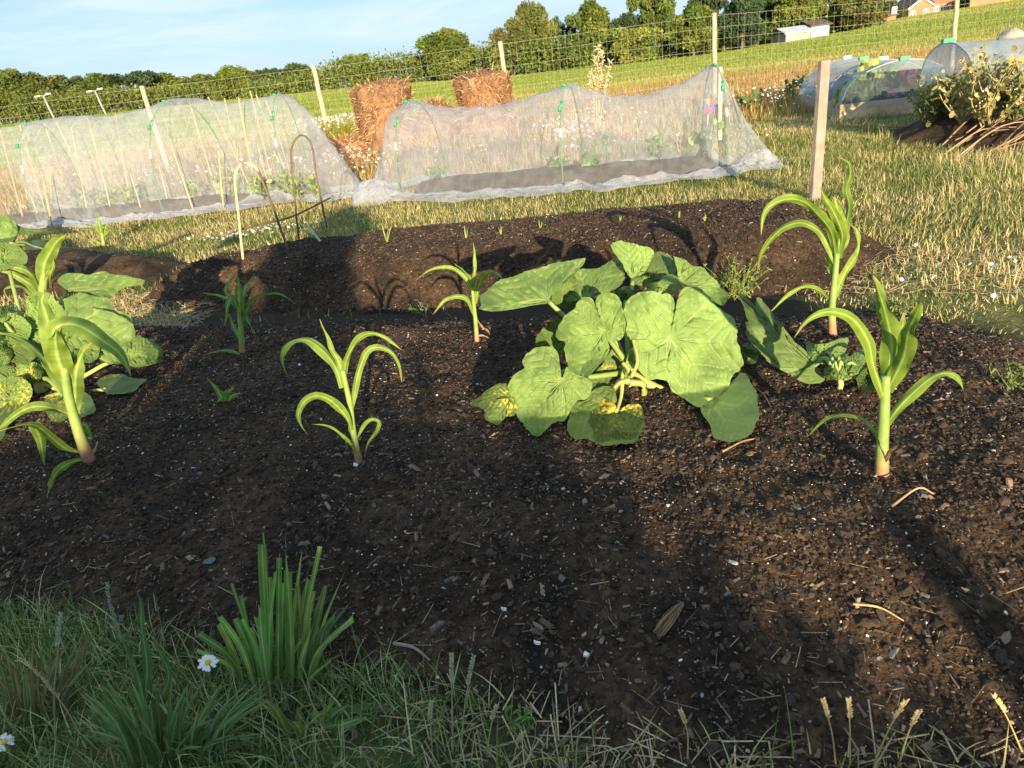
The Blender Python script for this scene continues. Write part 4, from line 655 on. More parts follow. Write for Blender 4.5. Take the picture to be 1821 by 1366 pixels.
# ------------------------------------------------------------------ netting tunnels
R = RS(77)
def tunnel(label, stations, hoops, gather0, gather1, R, depth=.62, ns=320, nt=64):
    """stations: (front base px, ridge px, kind 1 hoop / 0 sag / 2 end)"""
    A, Rg, K = [], [], []
    for (b, r, k) in stations:
        p = atz(np.array(b[0], float), np.array(b[1], float), .03); n = np.array([.34, .94, 0]); dp = depth*(1 if k < 2 else .45)
        q = aty(np.array(r[0], float), np.array(r[1], float), p[1]+dp); A.append(p); Rg.append(q); K.append(k)
    A = np.array(A); Rg = np.array(Rg); K = np.array(K, float)
    u = np.arange(len(A)); s = np.linspace(0, len(A)-1, ns)
    a = np.stack([np.interp(s, u, A[:, i]) for i in range(3)], 1); rg = np.zeros((ns, 3))
    for i in range(3):
        lin = np.interp(s, u, Rg[:, i]); f = s-np.floor(s); rg[:, i] = lin
    kk = np.interp(s, u, (K == 1)*1.0)
    # cross section: elliptical at hoops, slacker between
    t = np.linspace(0, PI, nt); root = thing('net_tunnel', A.mean(0)*[1, 1, 0]+[0, depth, 0], label, 'net tunnel'); L0 = np.array(root.location)
    rad = rg-a; rad[:, 2] = 0; c = a+rad; hz = rg[:, 2]-.03
    ex = .72+.25*kk
    ct = np.cos(t)[None]; st_ = np.sin(t)[None]
    hx = np.sign(ct)*np.abs(ct)**(2-1.1*ex[:, None]); vz = st_**(1.55-.75*ex[:, None])
    V = c[:, None]-rad[:, None]*hx[..., None]; V[..., 2] = .03+hz[:, None]*vz
    sx = s[:, None]+0*t[None]; tx = t[None]+0*s[:, None]
    endw = np.exp(-np.minimum(s, len(A)-1-s)/.7)[:, None]
    wr = fbm(sx*1.6+tx*.8, tx*2.2-sx*.4, 4, 1.3)*.10*(1-.75*kk[:, None])*np.sin(tx)+(fbm(sx*5, tx*1.1, 3, 2.2)*.05+fbm(sx*1.0, tx*7, 2, 1.5)*.04)*endw
    wr = wr+np.sin(sx*14+tx*6+fbm(sx, tx, 2, 1.5)*9)*.012*(1-.6*kk[:, None])*np.sin(tx); V[..., 1] += wr*.8; V[..., 0] += wr*.35; V[..., 2] += wr*.6*np.sin(tx); V[..., 2] = np.maximum(V[..., 2], .015)
    i = np.arange(ns*nt).reshape(ns, nt); F = np.stack([i[:-1, :-1], i[1:, :-1], i[1:, 1:], i[:-1, 1:]], -1).reshape(-1, 4)
    under(mesh_obj('netting', V.reshape(-1, 3), F, M_net, None, None, True, loc=L0), root)
    # loose skirt lying crumpled along the front and back edge
    for sg, w0 in ((1, .30), (-1, .2)):
        e = V[:, 0] if sg == 1 else V[:, -1]; nv = 22; out = -rad/np.linalg.norm(rad, axis=1)[:, None]*sg; v = np.linspace(0, 1, nv); wd = w0*(.45+1.1*(fbm(s*1.6, s*0+sg*4, 3, 1)+.5))
        S = e[:, None]+out[:, None]*(wd[:, None]*v[None])[..., None]; sx2 = s[:, None]+0*v[None]; vx = v[None]+0*sx2
        S[..., 2] = .03+.16*(fbm(sx2*2.2+vx*1.5, vx*6-sx2*1.2, 4, 1)+.32)*np.sin(vx*PI*.96)+.06*np.exp(-((vx-.25)/.2)**2)*(.6+fbm(sx2*2, sx2*0, 2, 1)); S[..., 1] += fbm(sx2*2.5, vx*4, 4, 1)*.22*vx
        S[..., 2] += top_z(S[..., 0], S[..., 1])*1.0
        i = np.arange(ns*nv).reshape(ns, nv); F = np.stack([i[:-1, :-1], i[1:, :-1], i[1:, 1:], i[:-1, 1:]], -1).reshape(-1, 4); under(mesh_obj('netting_skirt', S.reshape(-1, 3), F, M_net2, None, None, True, loc=L0), root)
    for g in (gather0, gather1):        # netting bunched up at the end
        if g is None: continue
        p = hit(*g[0]); r = g[1]; th, ph = np.meshgrid(np.linspace(0, 2*PI, 70), np.linspace(0, PI/2, 22)); rr = r*(1+.5*fbm(th*2.5, ph*3, 4, 1.2)+.25*fbm(th*9, ph*2, 3, 1)); S = np.stack([p[0]+rr*np.cos(th)*np.sin(ph)*1.05, p[1]+.2+rr*np.sin(th)*np.sin(ph)*.7, p[2]+rr*np.cos(ph)*g[2]], -1)
        i = np.arange(th.size).reshape(th.shape); F = np.stack([i[:-1, :-1], i[1:, :-1], i[1:, 1:], i[:-1, 1:]], -1).reshape(-1, 4); under(mesh_obj('bunched_netting', S.reshape(-1, 3), F, M_net2, None, None, True, loc=L0), root)
    for si, lean in hoops:              # green hoops with clips
        j = int(round(si/(len(A)-1)*(ns-1))); tt = np.linspace(.0, PI, 34); hp = np.stack([np.interp(tt, t, V[j, :, q]) for q in range(3)], 1); cc = c[j]; hp = cc+(hp-cc)*[.985, .985, .985]; hp[0, 2] -= .1; hp[-1, 2] -= .1
        m = MB(); m.tube(hp, .0085, 8, (.03, .13, .06)); h = under(m.build('hoop', M_plast, None, loc=L0), root)
        cl = MB(); k = 9; cl.tube(hp[k:k+2]+(hp[k+1]-hp[k])*.2, .020, 8, (.03, .23, .10)); cl.box(hp[k]+[-.02, -.03, .0], (.035, .03, .06), (.03, .25, .11)); under(cl.build('clip', M_plast, None, loc=L0+0), h).location = -L0+L0
        c2 = MB(); k = 15; c2.tube(hp[k:k+2], .019, 8, (.03, .23, .10)); c2.box(hp[k]+[-.015, -.02, .022], (.05, .035, .03), (.03, .25, .11)); under(c2.build('clip', M_plast, None, loc=L0), h).location = (0, 0, 0)
        j2 = MB(); j2.tube(hp[5:7], .0125, 8, (.62, .62, .60)); under(j2.build('joint_sleeve', M_plast, None, loc=L0), h).location = (0, 0, 0)
    return root
tunnel('long netting tunnel on the left with bamboo canes inside, green hoops', [((-150, 440), (-110, 240), 1), ((-40, 420), (-10, 232), 0), ((69, 400), (54, 216), 1), ((120, 398), (120, 206), 1), ((180, 396), (190, 206), 0), ((240, 390), (250, 195), 0), ((290, 384), (305, 176), 1), ((340, 378), (340, 174), 1), ((400, 370), (400, 184), 0), ((460, 362), (455, 178), 0), ((512, 356), (494, 166), 1), ((545, 354), (520, 172), 1), ((590, 352), (560, 212), 2), ((620, 350), (598, 268), 2), ((652, 346), (645, 330), 2)],
       [(2, 0), (6, 0), (10, 0)], None, None, R)
tunnel('netting tunnel in the middle with a sagging ridge and a peak at its right end', [((655, 352), (668, 325), 2), ((676, 350), (685, 262), 2), ((690, 352), (705, 196), 1), ((712, 352), (730, 178), 1), ((790, 350), (790, 190), 0), ((860, 346), (866, 190), 0), ((930, 342), (940, 174), 0), ((1002, 337), (1008, 149), 1), ((1030, 334), (1030, 154), 0), ((1090, 330), (1085, 172), 0), ((1160, 322), (1150, 168), 0), ((1230, 314), (1215, 145), 0), ((1296, 304), (1271, 113), 1), ((1320, 302), (1290, 150), 2), ((1345, 300), (1318, 210), 2), ((1376, 298), (1352, 258), 2)],
       [(3, 0), (7, 0), (12, 0)], ((664, 366), .30, .95), ((1360, 300), .22, .8), R)
# canes inside the left tunnel
def cane(b, t, label, y=None, r=.0088, name='bamboo_cane', group=None, col=(.56, .37, .19)):
    B = atz(np.array(b[0]), np.array(b[1]), .12) if y is None else aty(np.array(b[0]), np.array(b[1]), y); T = aty(np.array(t[0]), np.array(t[1]), B[1]+.02); m = MB(); n = 14; P = np.linspace(B-[0, 0, .05], T, n); P += RS(int(b[0])).randn(3)*.006*np.sin(np.linspace(0, PI, n))[:, None]; k = np.arange(n) % 4 == 0; m.tube(P, r*(1+.25*k)*np.linspace(1.1, .8, n), 7, np.array(col)*(1-.25*k[:, None])); return tag(m.build(name, M_wood, None, loc=B), label, 'cane', group)
sT, oT = .3844, (0, 80)
CN = [((105, 800), (0, 395)), ((215, 790), (92, 372)), ((325, 730), (205, 362)), ((400, 760), (330, 378)), ((430, 710), (260, 358)), ((510, 760), (405, 335)), ((605, 730), (535, 318)), ((890, 750), (795, 470)), ((1010, 700), (880, 275)), ((1030, 735), (1012, 490)), ((1160, 660), (963, 240)), ((1190, 700), (1103, 240)), ((1260, 640), (1157, 212)), ((1345, 640), (1185, 232)), ((1362, 680), (1265, 490)), ((1340, 590), (1228, 255)), ((775, 720), (735, 560)), ((175, 790), (130, 670)), ((235, 820), (195, 600)), ((650, 755), (600, 590)), ((1130, 650), (1038, 245)), ((1240, 640), (1190, 460))]
for k, (b, t) in enumerate(CN):
    cane(conv([b], sT, oT)[0], conv([t], sT, oT)[0], 'bamboo cane standing inside the long left netting tunnel', group='bamboo canes inside the left tunnel')
def bent(pts, y, label, name, col, r, cat, split=None):
    P = np.array(pts, float); P3 = crom(aty(P[:, 0], P[:, 1], y+0*P[:, 0]), 40); m = MB(); t = np.linspace(0, 1, 40)[:, None]; c = np.array(col[0])*(t < col[2])+np.array(col[1])*(t >= col[2]); m.tube(P3, r, 7, c); return tag(m.build(name, M_wood, None, loc=P3[0]), label, cat)
for k, z in enumerate([[(235, 740), (234, 620), (245, 555), (262, 542), (300, 562), (370, 640), (432, 718)], [(408, 770), (412, 620), (425, 545), (445, 532)], [(448, 552), (480, 548), (520, 600), (605, 735)], [(108, 780), (112, 640), (125, 585)]]):
    q = conv(z, sT, oT); B = atz(np.array(q[-1][0]), np.array(q[-1][1]), .12); bent(q, B[1], ['bent split cane arch at the left inside the long netting tunnel', 'half bent cane upright inside the long tunnel beside the arch', 'bent cane sloping down to the right inside the long netting tunnel', 'short curved cane at the far left inside the long tunnel'][k], 'bent_cane', ((.44, .28, .15), (.44, .28, .15), 2), .006, 'cane')
# two bent cane hoops and the cross stick in front
y1 = hit(435, 478)[1]
bent([(435, 482), (430, 440), (424, 380), (418, 325), (422, 300), (432, 290), (446, 290), (458, 302), (470, 330), (488, 375), (500, 410), (514, 450)], y1+.15, 'pale bent cane hoop with one dark leg at the end of the soil mound', 'cane_hoop', ((.55, .44, .22), (.12, .09, .06), .60), .0095, 'hoop')
bent([(533, 435), (528, 395), (524, 350), (519, 300), (518, 268), (526, 247), (538, 240), (550, 250), (557, 272), (562, 310), (572, 360), (581, 405)], y1+1.0, 'second bent cane hoop, standing farther back before the netting', 'cane_hoop', ((.10, .08, .05), (.11, .085, .055), .30), .009, 'hoop')
P = aty(np.array([398, 455, 520, 587.]), np.array([418, 401, 385, 352.]), np.array([y1+.1, y1+.35, y1+.65, y1+1.0])); m = MB(); m.tube(crom(P, 16), .008, 6, (.12, .085, .05)); tag(m.build('cross_stick', M_wood, None, loc=P[0]), 'dark stick tied across the two bent cane hoops', 'stick')
p = hit(571, 431); T = aty(np.array(546.), np.array(400.), p[1]); m = MB(); dd = (T-p); Lh = np.linalg.norm(dd); dd /= Lh; xa = np.array([1., 0, 0]); ya = np.cross(dd, xa); m.box((p+T)/2, (.018, .004, Lh*1.0), (.5, .5, .52), np.stack([xa, ya/np.linalg.norm(ya), dd], 1)); tag(m.build('plant_label', M_plast, None, False, loc=p), 'blank white plant label leaning at the left end of the mound', 'plant label')
# pea and bean seedlings under the nets
def leafy(name, B, h, n, lw, label, cat, col, R, group=None, spread=.1, up=.6, parts=True, mm=None):
    root = thing(name, B, label, cat, group); st = MB(); LV, LF, LT, o = [], [], [], 0
    for k in range(max(2, n//12)):
        a = R.rand()*2*PI; r = spread*R.rand()**.5; e = B+np.array([math.cos(a)*r, math.sin(a)*r, h*(.55+.45*R.rand())]); P = crom([B+[R.randn()*.02, R.randn()*.02, -.02], (B+e)/2+R.randn(3)*spread*.2, e], 9); st.tube(P, np.linspace(.006, .002, 9)*min(1.5, h*2), 5, np.array(col)*.9)
        for j in range(12):
            p = P[R.randint(2, 9)]+R.randn(3)*lw*.3; dr = R.randn(3)+np.array([0, -.2, up*.6]); dr /= np.linalg.norm(dr); sd = np.cross(dr, R.randn(3)); sd /= np.linalg.norm(sd); nn = np.cross(dr, sd); l = lw*(.6+.8*R.rand()); w = l*.32
            V = np.array([p, p+dr*l*.35+sd*w+nn*w*.2, p+dr*l*.35-sd*w+nn*w*.2, p+dr*l*.4-nn*w*.1, p+dr*l*.75+sd*w*.8, p+dr*l*.75-sd*w*.8, p+dr*l]); LV.append(V); LF.append(np.array([[0, 1, 3], [0, 3, 2], [1, 4, 3], [3, 5, 2], [4, 6, 3], [3, 6, 5]])+o); o += 7; LT.append(np.tile(np.array(col)*(.65+.7*R.rand()), (7, 1)))
    under(st.build('stem', M_stem, None, loc=B), root); under(mesh_obj('foliage', np.concatenate(LV), np.concatenate(LF), M_corn, None, np.concatenate(LT), True, loc=B), root); return root
R = RS(90)
for z in [(90, 775), (150, 790), (210, 770), (270, 755), (330, 755), (300, 740), (380, 745), (430, 745), (450, 715), (480, 745), (540, 745), (575, 720), (620, 720), (990, 715), (1040, 710), (1060, 680), (1120, 705), (1130, 675), (1180, 715), (1210, 700), (1250, 680), (1285, 690), (1320, 690), (1350, 705), (855, 720), (1290, 655), (1430, 690)]:
    q = conv([(z[0], z[1]+18)], sT, oT)[0]; B = atz(np.array(q[0]), np.array(q[1]), .13)+[0, .45, 0]; leafy('pea_plant', B, .22+.2*R.rand(), 40, .075, 'young pale green pea plant growing inside the left netting tunnel', 'pea plant', (.21, .27, .10), R, 'pea plants inside the left tunnel', .10)
sM, oM = .4393, (600, 80)
for z, lb, h in [((403, 545), 'smallest bean seedling at the left end inside the middle tunnel', .12), ((885, 500), 'bean seedling at the foot of the middle green hoop', .12), ((1038, 495), 'bean seedling right of the middle hoop in front soil', .16), ((1085, 440), 'bean seedling standing back in the middle tunnel', .2), ((1300, 452), 'large-leaved bean plant in the shaded part of the middle tunnel', .26), ((1465, 452), 'bigger bean plant below the toy windmill under netting', .34), ((1520, 400), 'bean plant beside the right end hoop inside the netting', .22)]:
    q = conv([z], sM, oM)[0]; B = atz(np.array(q[0]), np.array(q[1]), .14); leafy('bean_plant', B, h, 24, .12, lb, 'bean plant', (.16, .26, .07), R, None, .10)
# toy windmill and inner post under the middle net
B = atz(np.array(1257.), np.array(240.), .15); hub = aty(np.array(1260.), np.array(189.), B[1]); W0 = thing('toy_windmill', B, 'colourful toy windmill on a white stick inside the middle tunnel', 'windmill'); m = MB(); m.tube([B-[0, 0, .1], hub], .007, 6, (.7, .66, .6)); under(m.build('stick', M_plast, None, loc=B), W0)
for k, c in enumerate([(.65, .03, .05), (.75, .5, .02), (.05, .10, .55), (.6, .03, .05), (.6, .05, .2), (.1, .15, .6)]):
    a = k/6*2*PI+.4; e = lambda a, r, dy: hub+np.array([math.cos(a)*r, dy, math.sin(a)*r]); V = np.array([hub+[0, -.02, 0], e(a, .12, -.015), e(a+.5, .11, -.05), e(a+.85, .07, -.05), hub+[0, -.012, 0]]); V2 = V+[0, .003, 0]; under(mesh_obj('sail', np.vstack([V, V2]), [np.array([[0, 1, 2, 3]]), np.array([[8, 7, 6, 5]]), np.array([[0, 5, 6, 1], [1, 6, 7, 2], [2, 7, 8, 3], [3, 8, 5, 0]])], M_plast, None, np.tile(c, (10, 1)), False, loc=B), W0)
B = atz(np.array(1277.), np.array(243.), .1); T = aty(np.array(1283.), np.array(126.), B[1]); m = MB(); m.box((B+T)/2, (.055, .055, T[2]-B[2]+.1), (.48, .40, .30)); tag(m.build('marker_post', M_wood, None, False, loc=B), 'pale square post standing behind the right end of the middle tunnel', 'post')
for k, (a, b) in enumerate([((1487, 352), (1487, 245)), ]): pass
# weathered stake
B = hit(1449, 356); T = aty(np.array(1466.), np.array(108.), B[1]); hx = T-B; m = MB(); n = 10
w0, d0 = .10, .05; yaw = .32; xa = np.array([math.cos(yaw), math.sin(yaw), 0]); ya = np.array([-math.sin(yaw), math.cos(yaw), 0]); LV = []
prof = np.array([(-1, -.8), (-.85, -1), (.85, -1), (1, -.8), (1, .8), (.85, 1), (-.85, 1), (-1, .8)]); t = np.linspace(-.12, 1, n); rr = RS(2)
V = np.array([[B+hx*tt+xa*w0/2*px*(1+.02*rr.randn())+ya*d0/2*py for px, py in prof] for tt in t]); V = V.reshape(-1, 3); i = np.arange(n-1)[:, None]*8; j = np.arange(8)[None]; m.add(V, [np.stack([i+j, i+(j+1) % 8, i+8+(j+1) % 8, i+8+j], -1).reshape(-1, 4), np.arange(8)[None]+(n-1)*8], (.22, .185, .155)); tag(m.build('wooden_stake', M_wood, None, False, loc=B), 'grey sawn wooden stake leaning at the back corner of the beds', 'stake')
# ------------------------------------------------------------------ deer fence
YF = 19.0
fr = thing('wire_fence', (0, YF, float(base_z(0, YF))), 'tall wire mesh fence on round wooden posts behind the allotment', 'fence'); L0 = np.array(fr.location)
posts = [((252, 153), (290, 262)), ((557, 118), (588, 255)), ((889, 74), (915, 210)), ((1270, 23), (1271, 180)), ((1703, -14), (1696, 132))]; tops = []; pb = []
for a, b in posts:
    T = aty(np.array(float(a[0])), np.array(float(a[1])), YF); gz = float(base_z(T[0], YF)); Bx = aty(np.array(float(b[0])), np.array(float(b[1])), YF); kx = (Bx[0]-T[0])/(Bx[2]-T[2]); B = np.array([T[0]+kx*(gz-.1-T[2])*.5, YF, gz-.1]); tops.append(T); pb.append(B)
    m = MB(); P = np.linspace(B, T, 9); P[1:-1] += RS(int(a[0])).randn(7, 3)*.006; m.tube(P, np.linspace(.062, .054, 9), 10, np.array((.44, .34, .22))*(.9+.2*RS(1).rand(9, 1))); under(m.build('post', M_wood, None, loc=L0), fr)
for X0, si in ((13.9+4.6, 4), (24, 4)):
    B = np.array([X0, YF, float(base_z(X0, YF))-.1]); T = B+[(.02 if X0 > 0 else -.12), 0, 2.15]; m = MB(); m.tube(np.linspace(B, T, 6), np.linspace(.062, .055, 6), 10, (.55, .42, .27)); under(m.build('post', M_wood, None, loc=L0), fr)
xw = np.arange(-16, 25, .17); m = MB(); txs = np.array([t[0] for t in tops]); tzs = np.array([t[2] for t in tops]); zt = lambda x: np.interp(x, txs, tzs)-.05
for f in (0, .13, .26, .38, .5, .62, .74, .87, 1.0):
    xx = np.arange(-16, 25.5, .8); zz_ = base_z(xx, 0*xx+YF)+.05+(zt(xx)-base_z(xx, 0*xx+YF)-.05)*f-.012*np.abs(np.sin(xx*.7)); m.tube(np.stack([xx, 0*xx+YF-.06, zz_], -1), .0026, 4, cap=False)
for x in xw: m.tube([[x, YF-.06, float(base_z(x, YF))+.03], [x+.01*math.sin(x*9), YF-.06, float(zt(x))]], .0018, 3, cap=False)
under(m.build('wire_mesh', M_wire, None, loc=L0), fr)
# ------------------------------------------------------------------ rusty straw heaps
def heap(px, pytop, y, w, label, R, dh=1.0, name='straw_heap', low=False):
    T = aty(np.array(float(px)), np.array(float(pytop)), y); gz = float(base_z(T[0], y)); h = T[2]-gz; B = np.array([T[0], y, gz]); th, v = np.meshgrid(np.linspace(0, 2*PI, 72), np.linspace(0, 1, 40))
    if low: rr = w/2*(1-v)**.6; zz_ = h*np.sin(v*PI/2)
    else:
        rr = w/2*np.where(v < .8, .96+.06*np.sin(v*9), np.sqrt(np.maximum(0, 1-((v-.8)/.2)**2))*.99); zz_ = h*np.where(v < .8, v/.8*.9, .9+.1*(v-.8)/.2)
    nz = 1+.42*fbm(np.cos(th)*1.6+px, np.sin(th)*1.6+v*3, 4, 1)+.35*fbm(np.cos(th)*5+px, np.sin(th)*5+v*6, 3, 1); V = np.stack([B[0]+rr*nz*np.cos(th), B[1]+rr*nz*np.sin(th)*.9, gz-.03+zz_*(1+.10*fbm(np.cos(th)*2+px, np.sin(th)*2, 3, 1))], -1).reshape(-1, 3); i = np.arange(th.size).reshape(th.shape); F = np.stack([i[:-1, :-1], i[:-1, 1:], i[1:, 1:], i[1:, :-1]], -1).reshape(-1, 4)
    T0 = np.array([.20, .095, .042])*(.5+1.1*(fbm(th*3, v*8, 4, 1)+.5))[..., None].reshape(-1, 1) if False else (np.array([.19, .105, .056])[None]*(.45+1.1*(fbm(th*3, v*8, 4, 1)+.5)).reshape(-1, 1))
    mb = MB(); mb.add(V, F, T0); k = R.randint(0, len(V), 4200); p = V[k]; nn = p-np.array([B[0], B[1], gz+h*.45]); nn /= np.linalg.norm(nn, axis=1)[:, None]; d = R.randn(len(k), 3)*[1, 1, .8]+nn*.25+[0, 0, -.35]; d /= np.linalg.norm(d, axis=1)[:, None]; sd = np.cross(d, nn+.01); sd /= np.linalg.norm(sd, axis=1)[:, None]+1e-6; l = (.04+.17*R.rand(len(k))**2)[:, None]; e = p+nn*.05*R.rand(len(k), 1)
    wv = .007; S = np.stack([p-sd*wv, p+sd*wv, (p+e)/2+d*l*.5+sd*wv, (p+e)/2+d*l*.5-sd*wv, e+d*l+[0, 0, -.03]+sd*wv*.3, e+d*l+[0, 0, -.03]-sd*wv*.3], 1).reshape(-1, 3); o = (np.arange(len(k))*6)[:, None, None]; F2 = (np.array([[0, 1, 2, 3], [3, 2, 4, 5]])[None]+o).reshape(-1, 4); pal = np.array([(.33, .19, .09), (.25, .13, .06), (.45, .31, .17), (.15, .08, .045)]); mb.add(S, F2, np.repeat(pal[R.randint(0, 4, len(k))], 6, 0)); return tag(mb.build(name, M_straw, None, loc=B), label, 'heap')
R = RS(101)
heap(672, 141, 16.5, 1.25, 'rust-brown rotting straw bale left of the middle tunnel peak', R); heap(856, 126, 17.2, 1.22, 'rust-brown straw bale in front of the third fence post', R)
heap(612, 243, 16.2, 1.7, 'spill of rusty straw beside the left rotting bale', R, low=True); heap(770, 180, 18.0, 1.3, 'low brown straw mound between the two rotting bales', R, low=True)
# ------------------------------------------------------------------ trees
def crown_mesh(name, seed, kind):
    R = RS(seed); lobes = []
    def inball(n, sx, sz, z0, top=.95, lo=.02):
        out = []
        while len(out) < n:
            d = R.uniform(-1, 1, 3)
            if d@d > 1 or d@d < .16: continue
            wd = 1-.25*max(0, d[2]); out.append(((d[0]*sx*wd, d[1]*sx*wd*.85, z0+d[2]*sz), .07+.085*R.rand()))
        return out
    if kind == 'round': lobes = inball(34, .42, .36, .56)+[((R.uniform(-.3, .3), R.uniform(-.3, .3), .2+.2*R.rand()), .1+.06*R.rand()) for _ in range(6)]
    elif kind == 'tall': lobes = [((R.randn()*.20*(1-.6*k/30), R.randn()*.2*(1-.6*k/30), .14+.80*k/30), .15*(1-.5*k/30)+.03*R.rand()) for k in range(30)]
    elif kind == 'bushy': lobes = inball(34, .46, .42, .44)
    elif kind == 'flat': lobes = [((R.uniform(-.44, .44), R.uniform(-.3, .3), .74+.18*R.rand()), .07+.06*R.rand()) for _ in range(20)]+[((R.uniform(-.2, .2), 0, .5+.15*R.rand()), .06) for _ in range(5)]
    elif kind == 'open': lobes = [((R.uniform(-.42, .42), R.uniform(-.35, .35), .38+.56*R.rand()), .055+.075*R.rand()) for _ in range(30)]
    V, T = [], []
    for c, r in lobes:
        n = int(7200*r*r*3.2)+60; d = R.randn(n, 3); d /= np.linalg.norm(d, axis=1)[:, None]; rad = r*(.3+1.15*R.rand(n, 1)**.8); p = np.array(c)+d*rad*[1, 1, .82]; p[:, 2] = np.maximum(p[:, 2], .02)
        a = R.randn(n, 3)+d*.4; a /= np.linalg.norm(a, axis=1)[:, None]; b = np.cross(a, R.randn(n, 3)); b /= np.linalg.norm(b, axis=1)[:, None]; s = (.015+.022*R.rand(n, 1)); V.append(np.stack([p-a*s, p+b*s*.7, p+a*s, p-b*s*.7], 1).reshape(-1, 3)); col = (.6+.75*R.rand())*(.75+.5*R.rand(n, 1))*np.array([[.85+.3*R.rand(), 1, 1]]); T.append(np.repeat(col, 4, 0))
    V = np.concatenate(V); z = np.percentile(V[:, 2], 99.7); x = np.percentile(np.abs(V[:, 0]), 99); f = np.array([.475/x, .475/x, .98/z])
    return V*f, np.concatenate(T), [(tuple(np.array(c)*f), r) for c, r in lobes]
PROTO = {}
def tree(name, px, pbase, ptop, y, wpx, kind, col, label, seed, cat='tree', base_over=None):
    B2 = aty(np.array(float(px)), np.array(float(pbase)), y); gz = float(base_z(B2[0], y)); T = aty(np.array(float(px)), np.array(float(ptop)), y); h = T[2]-gz; w = wpx/FP*y*1.06; B = np.array([T[0], y, gz]); root = thing(name, B, label, cat, None); V, Tn, lobes = crown_mesh(name, seed, kind)
    V = V*[w/.95, w/.95*.8, h/.98]; und = mesh_obj('crown', V+B, np.arange(len(V)).reshape(-1, 4), M_crown, None, Tn*np.array(col), False, loc=B); under(und, root)
    m = MB(); tr = .018*h+.05; top = .55*h; m.tube(crom([B-[0, 0, .2], B+[.02*h, 0, top*.5], B+[-.01*h, 0, top]], 8), np.linspace(tr*1.3, tr*.6, 8), 8, (.13, .10, .075))
    for c, r in lobes[::3]:
        e = B+np.array(c)*[w/.95, w/.95*.8, h/.98]; m.tube(crom([B+[0, 0, min(top*.6, e[2]-gz)*.8], (B+e)/2+[0, 0, .12*h], e], 6), np.linspace(tr*.5, tr*.12, 6), 5, (.13, .10, .075), False)
    under(m.build('trunk', M_wood, None, loc=B), root); return root
GR = [(.125, .165, .035), (.10, .14, .035), (.155, .19, .04), (.075, .11, .04), (.135, .145, .045), (.05, .08, .04)]
TR = [ # px base top dist width kind colour label
 ('oak_tree', 5, 235, 128, 150, 95, 'round', 1, 'big dark tree at the left edge of the far tree line'), ('oak_tree', 62, 225, 134, 152, 80, 'round', 4, 'olive tree just left of the two street lamps'), ('oak_tree', 112, 215, 136, 155, 66, 'round', 3, 'darker tree rising between the two street lamps'),
 ('oak_tree', 165, 212, 133, 150, 84, 'round', 1, 'wide tree directly behind the right street lamp'), ('pine_tree', 236, 205, 128, 140, 62, 'flat', 5, 'flat topped pine standing behind the leftmost fence post'), ('oak_tree', 290, 195, 131, 145, 78, 'bushy', 2, 'rounded yellow-green tree right of the flat topped pine'),
 ('oak_tree', 350, 185, 134, 150, 72, 'bushy', 0, 'low bushy tree left of the tall round tree'), ('oak_tree', 412, 180, 119, 135, 66, 'round', 2, 'tall round yellow-green tree above the left tunnel ridge'), ('pine_tree', 475, 170, 122, 150, 40, 'flat', 5, 'small dark pine in the gap of the tree line'), ('oak_tree', 518, 160, 115, 150, 60, 'round', 3, 'dark round tree above the second fence post'),
 ('oak_tree', 632, 150, 98, 140, 60, 'round', 0, 'low round tree poking over the hedge near the bale'), ('oak_tree', 785, 138, 55, 112, 84, 'round', 0, 'large round green tree rising from the middle of the hedge'), ('oak_tree', 905, 118, 36, 105, 62, 'round', 4, 'brownish green tree above the third fence post'), ('poplar_tree', 952, 112, 6, 112, 60, 'round', 4, 'tall grey-green tree right of the brownish one'),
 ('oak_tree', 1002, 108, 30, 112, 42, 'open', 5, 'thin dark tree between two taller trees'), ('poplar_tree', 1055, 104, 4, 105, 84, 'tall', 0, 'pointed bright green tree left of the dark yew'), ('yew_tree', 1112, 98, 26, 105, 44, 'tall', 5, 'dark narrow yew in the middle of the tree line'), ('oak_tree', 1165, 92, -26, 105, 74, 'open', 1, 'tall open tree with bare limbs cut by the top edge'),
 ('oak_tree', 1130, 98, 50, 98, 70, 'bushy', 2, 'light green shrub below the dark narrow yew'), ('oak_tree', 1232, 84, 10, 100, 78, 'round', 0, 'broad green tree behind the fourth fence post'), ('cedar_tree', 1262, 80, -40, 112, 60, 'open', 5, 'dark cedar rising behind the fourth fence post'), ('oak_tree', 1320, 74, -8, 100, 66, 'round', 5, 'dark tree right of the fourth fence post'),
 ('cedar_tree', 1375, 66, -46, 112, 76, 'tall', 3, 'tall dark conifer cut by the top edge'), ('willow_tree', 1425, 58, -20, 105, 70, 'round', 2, 'bright yellow-green tree behind the cream barn'), ('willow_tree', 1490, 52, -22, 105, 66, 'round', 2, 'yellow-green tree right of the cream barn'), ('oak_tree', 1538, 48, -6, 100, 74, 'round', 4, 'dense grey-green round bush by the low brick house'),
 ('bush', 1597, 36, 14, 142, 26, 'bushy', 3, 'small dark bush left of the gabled brick house', ), ('bush', 1712, 22, -4, 145, 24, 'bushy', 2, 'yellow-green bush right of the gabled brick house'), ('bush', 1752, 17, -8, 150, 50, 'bushy', 3, 'dark shrubs above the brick wall at the top right')]
for k, t in enumerate(TR): tree(t[0], t[1], t[2], t[3], t[4], t[5], t[6], GR[t[7]], t[8], 200+k, 'bush' if t[0] == 'bush' else 'tree')
